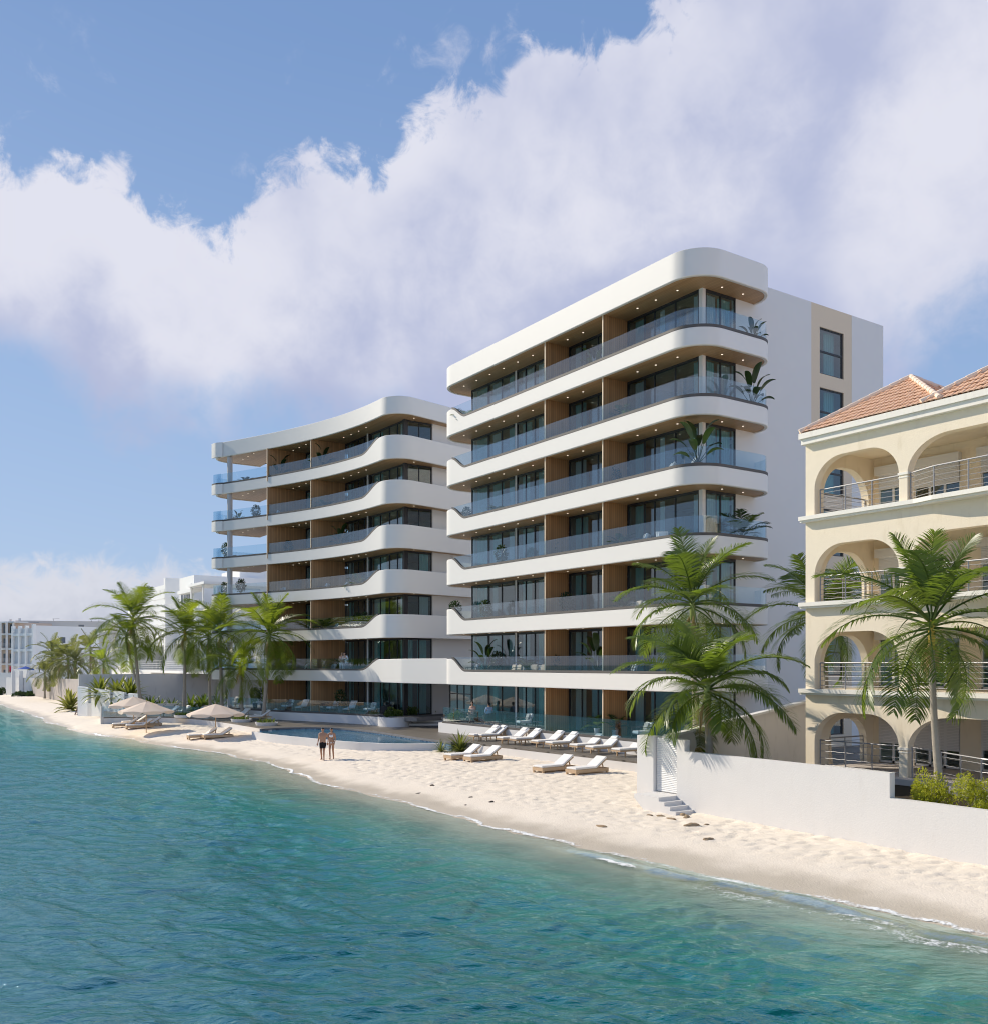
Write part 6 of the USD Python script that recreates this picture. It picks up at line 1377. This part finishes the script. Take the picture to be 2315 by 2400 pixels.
# ------------------------------------------------------------------ people
def ball(c, r, n=10):
    return manifold3d.Manifold.sphere(r, n).translate(tuple(map(float, c)))
def bone(*pr):
    return manifold3d.Manifold.batch_hull([ball(c, r) for c, r in pr])
def blend(ms, edge=.022, it=8):
    m = manifold3d.Manifold.batch_boolean(ms, manifold3d.OpType.Add).refine_to_length(edge); t = to_tri(m); t.merge_vertices(); trimesh.smoothing.filter_taubin(t, .5, -.53, it); return t
def person(label, loc, rz, J, skin, hair, clothes, scale=1.0, long_hair=True, slim=1.0, group=None):
    """J: joint positions (x forward, y left, z up). One continuous skin surface; hair and clothes are its parts."""
    t_ = thing('person', label, 'person', loc, rz, group, scale); V = {k: np.array(v, float) for k, v in J.items()}; s = slim; ms = []
    pel, che, nec, hd = V['pelvis'], V['chest'], V['neck'], V['head']
    lat = V['shl'] - V['shr']; lat /= np.linalg.norm(lat); hip = V['hipl'] - V['hipr']; hip /= np.linalg.norm(hip)
    wst = (pel * .45 + che * .55)
    ms.append(bone((V['hipl'], .098), (V['hipr'], .098), (pel + [0, 0, .05], .10))); ms.append(bone((pel + hip * .07, .095), (pel - hip * .07, .095), (wst + lat * .065 * s, .085 * s), (wst - lat * .065 * s, .085 * s)))
    ms.append(bone((wst + lat * .065 * s, .085 * s), (wst - lat * .065 * s, .085 * s), (che + lat * .10 * s, .10 * s), (che - lat * .10 * s, .10 * s))); ms.append(bone((che + lat * .10 * s, .10 * s), (che - lat * .10 * s, .10 * s), (V['shl'], .055), (V['shr'], .055), (nec - [0, 0, .05], .06)))
    ms.append(bone((nec - [0, 0, .05], .058), (hd - [0, 0, .07], .048)))
    f = V['face'] / np.linalg.norm(V['face']); up = np.array([0, 0, 1.0]); sd_ = np.cross(up, f); sd_ /= np.linalg.norm(sd_)
    ms.append(bone((hd + up * .025 - f * .012, .088), (hd + f * .03 - up * .03, .066), (hd + f * .048 - up * .082, .032))); ms.append(bone((hd + f * .086 + up * .005, .008), (hd + f * .104 - up * .03, .012)))
    for e in (-1, 1): ms.append(bone((hd + sd_ * e * .084 - f * .01 + up * .012, .014), (hd + sd_ * e * .082 - f * .004 - up * .022, .010)))
    for e in 'lr':
        ms.append(bone((V['sh' + e], .052 * s), (V['el' + e], .038 * s))); ms.append(bone((V['el' + e], .039 * s), (V['wr' + e], .026)))
        ms.append(bone((V['hip' + e], .088 * s), (V['kn' + e], .054))); ms.append(bone((V['kn' + e], .054), (V['kn' + e] * .65 + V['an' + e] * .35 - V.get('toe', np.zeros(3)), .052), (V['an' + e], .036)))
        d = V['ft' + e] - V['an' + e]; heel = V['an' + e] - [d[0] * .25, d[1] * .25, .045]; ms.append(bone((heel, .034), (V['an' + e], .036), (V['ft' + e], .026), (V['ft' + e] + [d[0] * .05, d[1] * .05, 0], .02)))
    body = blend(ms)
    # hands: palm, four fingers of different length, thumb from the side
    hands = []
    for e in 'lr':
        a = V['wr' + e] - V['el' + e]; a /= np.linalg.norm(a); w = np.cross(a, f); w = w / (np.linalg.norm(w) + 1e-9); nrm = np.cross(w, a); p0 = V['wr' + e]; sg_ = 1 if e == 'l' else -1
        hs = [bone((p0, .024), (p0 + a * .075 + w * .026, .014), (p0 + a * .078 - w * .026, .013))]
        for i_, (o, L) in enumerate([(.028, .062), (.010, .072), (-.009, .068), (-.027, .053)]):
            q = p0 + a * .078 + w * o; k1 = q + a * L * .5 + nrm * .006 * sg_; hs.append(bone((q, .0095), (k1, .0088))); hs.append(bone((k1, .0088), (k1 + a * L * .42 + nrm * .022 * sg_, .0076)))
        q = p0 + a * .028 + w * .03; k1 = q + a * .03 + w * .026; hs += [bone((q, .012), (k1, .010)), bone((k1, .010), (k1 + a * .03 + w * .008, .0085))]
        hands.append(blend(hs, .012, 3))
    part(t_, 'body', joined([body] + hands), skin, smooth=True)
    for e in (-1, 1): part(t_, 'eye', MB().add(trimesh.creation.icosphere(1, .0105), hd + sd_ * e * .032 + f * .083 + up * .008), eye_dark)
    part(t_, 'mouth', to_tri(bone((hd + f * .083 - up * .055 + sd_ * .02, .006), (hd + f * .088 - up * .055, .007), (hd + f * .083 - up * .055 - sd_ * .02, .006))), lip_mat)
    hm = [bone((hd + up * .045 - f * .018, .088), (hd - f * .035, .078), (hd + up * .06 + f * .025, .062))]
    if long_hair: hm.append(bone((hd - f * .05 + up * .02, .072), (hd - f * .075 - up * .12, .055), (hd - f * .07 - up * .22 + sd_ * .03, .032)))
    else: hm.append(bone((hd - f * .05 + up * .02, .07), (hd - f * .06 - up * .055, .045)))
    part(t_, 'hair', blend(hm, .03, 4), hair, smooth=True)
    for name, mat, segs, rr_ in clothes:
        cs = []
        for seg in segs: cs.append(bone(*[(V[k] if isinstance(k, str) else np.asarray(k(V), float), r) for k, r in seg]))
        part(t_, name, blend(cs, .025, 5), mat, smooth=True)
    return t_
def stand(lean=0.0, **kw):
    J = dict(pelvis=(0, 0, .96), chest=(.0, 0, 1.30), neck=(0, 0, 1.52), head=(.02, 0, 1.655), face=(1, 0, -.05), shl=(0, .175, 1.435), shr=(0, -.175, 1.435), ell=(-.02, .235, 1.15), elr=(-.02, -.235, 1.15), wrl=(.05, .25, .91), wrr=(.05, -.25, .91),
             hipl=(0, .09, .90), hipr=(0, -.09, .90), knl=(.03, .10, .49), knr=(.0, -.10, .49), anl=(.0, .10, .085), anr=(-.06, -.10, .085), ftl=(.15, .12, .03), ftr=(.09, -.12, .03)); J.update(kw); return J
mid = lambda a, b, k=.5: (lambda V: V[a] * (1 - k) + V[b] * k)
shift = lambda a, *o: (lambda V: V[a] + np.array(o))
shorts = ('shorts', cloth_black, [[('hipl', .108), ('hipr', .108), ('pelvis', .112)], [('hipl', .112), (mid('hipl', 'knl', .55), .088)], [('hipr', .112), (mid('hipr', 'knr', .55), .088)]], 0)
bik_b = ('bikini_bottom', cloth_white, [[(shift('hipl', 0, .01, .03), .092), (shift('hipr', 0, -.01, .03), .092), (shift('pelvis', .01, 0, -.02), .10)]], 0)
bik_t = ('bikini_top', cloth_white, [[(shift('chest', .055, .065, .0), .070), (shift('chest', .055, -.065, .0), .070)], [(shift('chest', .05, .07, .03), .05), (shift('neck', .0, .06, -.03), .03)], [(shift('chest', .05, -.07, .03), .05), (shift('neck', .0, -.06, -.03), .03)]], 0)
def shirt(mat): return ('shirt', mat, [[('hipl', .112), ('hipr', .112), ('pelvis', .115)], [('pelvis', .115), (shift('pelvis', 0, .06, .05), .105), (shift('pelvis', 0, -.06, .05), .105), (shift('chest', 0, .09, 0), .112), (shift('chest', 0, -.09, 0), .112)], [(shift('chest', 0, .09, 0), .112), (shift('chest', 0, -.09, 0), .112), ('shl', .066), ('shr', .066)], [('shl', .068), ('ell', .054)], [('shr', .068), ('elr', .054)], [('ell', .054), (mid('ell', 'wrl', .8), .042)], [('elr', .054), (mid('elr', 'wrr', .8), .042)]], 0)
def trousers(mat): return ('trousers', mat, [[('hipl', .110), ('hipr', .110), ('pelvis', .112)], [('hipl', .110), ('knl', .074)], [('hipr', .110), ('knr', .074)], [('knl', .074), (mid('knl', 'anl', .92), .058)], [('knr', .074), (mid('knr', 'anr', .92), .058)]], 0)
def top(mat): return ('top', mat, [[('pelvis', .105), (shift('pelvis', 0, .05, .05), .098), (shift('pelvis', 0, -.05, .05), .098), (shift('chest', 0, .08, 0), .106), (shift('chest', 0, -.08, 0), .106)], [(shift('chest', 0, .08, 0), .106), (shift('chest', 0, -.08, 0), .106), ('shl', .052), ('shr', .052)]], 0)
hd_cam = math.degrees(CAMR(-96))
q = on_sand(757, 1782)
person('man in black swim shorts walking on the sand with his arm round a woman', q, hd_cam, stand(ell=(-.05, .30, 1.22), wrl=(.02, .52, 1.12), knl=(.10, .09, .50), anl=(.10, .09, .085), ftl=(.25, .11, .03), anr=(-.14, -.10, .10), ftr=(.01, -.12, .03), face=(1, -.1, 0), wrr=(.06, -.26, .93)), skin_a, hair_dark, [shorts], 1.0, False, 1.12)
q = on_sand(777.5, 1780)
person('woman in white bikini walking on the sand beside a man in black shorts', q, hd_cam, stand(knl=(.0, .085, .49), anl=(-.14, .08, .11), ftl=(.0, .09, .03), knr=(.12, -.07, .50), anr=(.12, -.05, .085), ftr=(.27, -.06, .03), face=(1, .25, -.05), ell=(-.03, .23, 1.16), wrl=(.10, .20, .95), elr=(-.06, -.20, 1.16), wrr=(-.05, -.23, .92)), skin_a, hair_dark, [bik_b, bik_t], .965, True, .93)
q = on_left(800, .42)
person('woman in pale pink top leaning on the first floor balustrade of the left block', (*q, fl(1) + .002), math.degrees(CAMR(-75)), stand(wrl=(.30, .16, 1.16), ell=(.05, .25, 1.16), wrr=(.30, -.12, 1.16), elr=(.05, -.24, 1.16), chest=(.05, 0, 1.29), neck=(.07, 0, 1.51), head=(.10, 0, 1.64), shl=(.05, .17, 1.42), shr=(.05, -.17, 1.42), face=(.8, -.6, 0)), skin_b, hair_fair, [top(cloth_pink), trousers(cloth_white)], .97, True, .92)
q = on_left(812, .55)
person('man in white shirt leaning towards the woman on the first floor balcony', (*q, fl(1) + .002), math.degrees(CAMR(-125)), stand(wrl=(.38, .14, 1.14), ell=(.14, .27, 1.14), wrr=(.38, -.14, 1.14), elr=(.12, -.26, 1.14), chest=(.14, 0, 1.27), neck=(.20, 0, 1.47), head=(.25, 0, 1.60), shl=(.16, .185, 1.39), shr=(.16, -.185, 1.39), face=(.9, -.4, -.1)), skin_b, hair_brown, [shirt(cloth_white), trousers(cloth_grey)], 1.02, False, 1.1)
def seat(**kw):
    J = dict(pelvis=(0, 0, .53), chest=(-.04, 0, .86), neck=(-.03, 0, 1.07), head=(0, 0, 1.205), face=(1, 0, -.05), shl=(-.05, .17, .99), shr=(-.05, -.17, .99), ell=(.02, .24, .72), elr=(.02, -.24, .72), wrl=(.27, .10, .66), wrr=(.27, -.08, .64), hipl=(.03, .09, .50), hipr=(.03, -.09, .50), knl=(.45, .10, .52), knr=(.45, -.10, .52), anl=(.46, .09, .09), anr=(.42, -.10, .09), ftl=(.61, .10, .03), ftr=(.57, -.11, .03)); J.update(kw); return J
x, y = on_main(1107, .85); wick((x, y, TERR), -60, 'dark wicker armchair under the woman at the left end of the right terrace', 'chairs of the seated couple')
person('woman with brown hair and bare arms sitting at the left end of the right terrace', (x, y, TERR), -60, seat(wrl=(.22, .0, .80), wrr=(.30, .02, .70), knr=(.46, -.03, .60), anr=(.50, .10, .25), ftr=(.62, .14, .18), face=(.8, .5, -.1)), skin_b, hair_brown, [top(cloth_pink), ('skirt', cloth_pink, [[('hipl', .108), ('hipr', .108), ('pelvis', .11)], [('hipl', .108), (mid('hipl', 'knl', .6), .085)], [('hipr', .108), (mid('hipr', 'knr', .6), .085)]], 0)], 1.02, True, .95)
x, y = on_main(1146, .95); wick((x, y, TERR), 200, 'dark wicker armchair under the man in the light blue shirt', 'chairs of the seated couple')
person('man in light blue shirt sitting with his back to the sea on the right terrace', (x, y, TERR), 165, seat(face=(1, .2, 0)), skin_b, hair_dark, [shirt(cloth_blue), trousers(cloth_grey)], 1.02, False, 1.08)
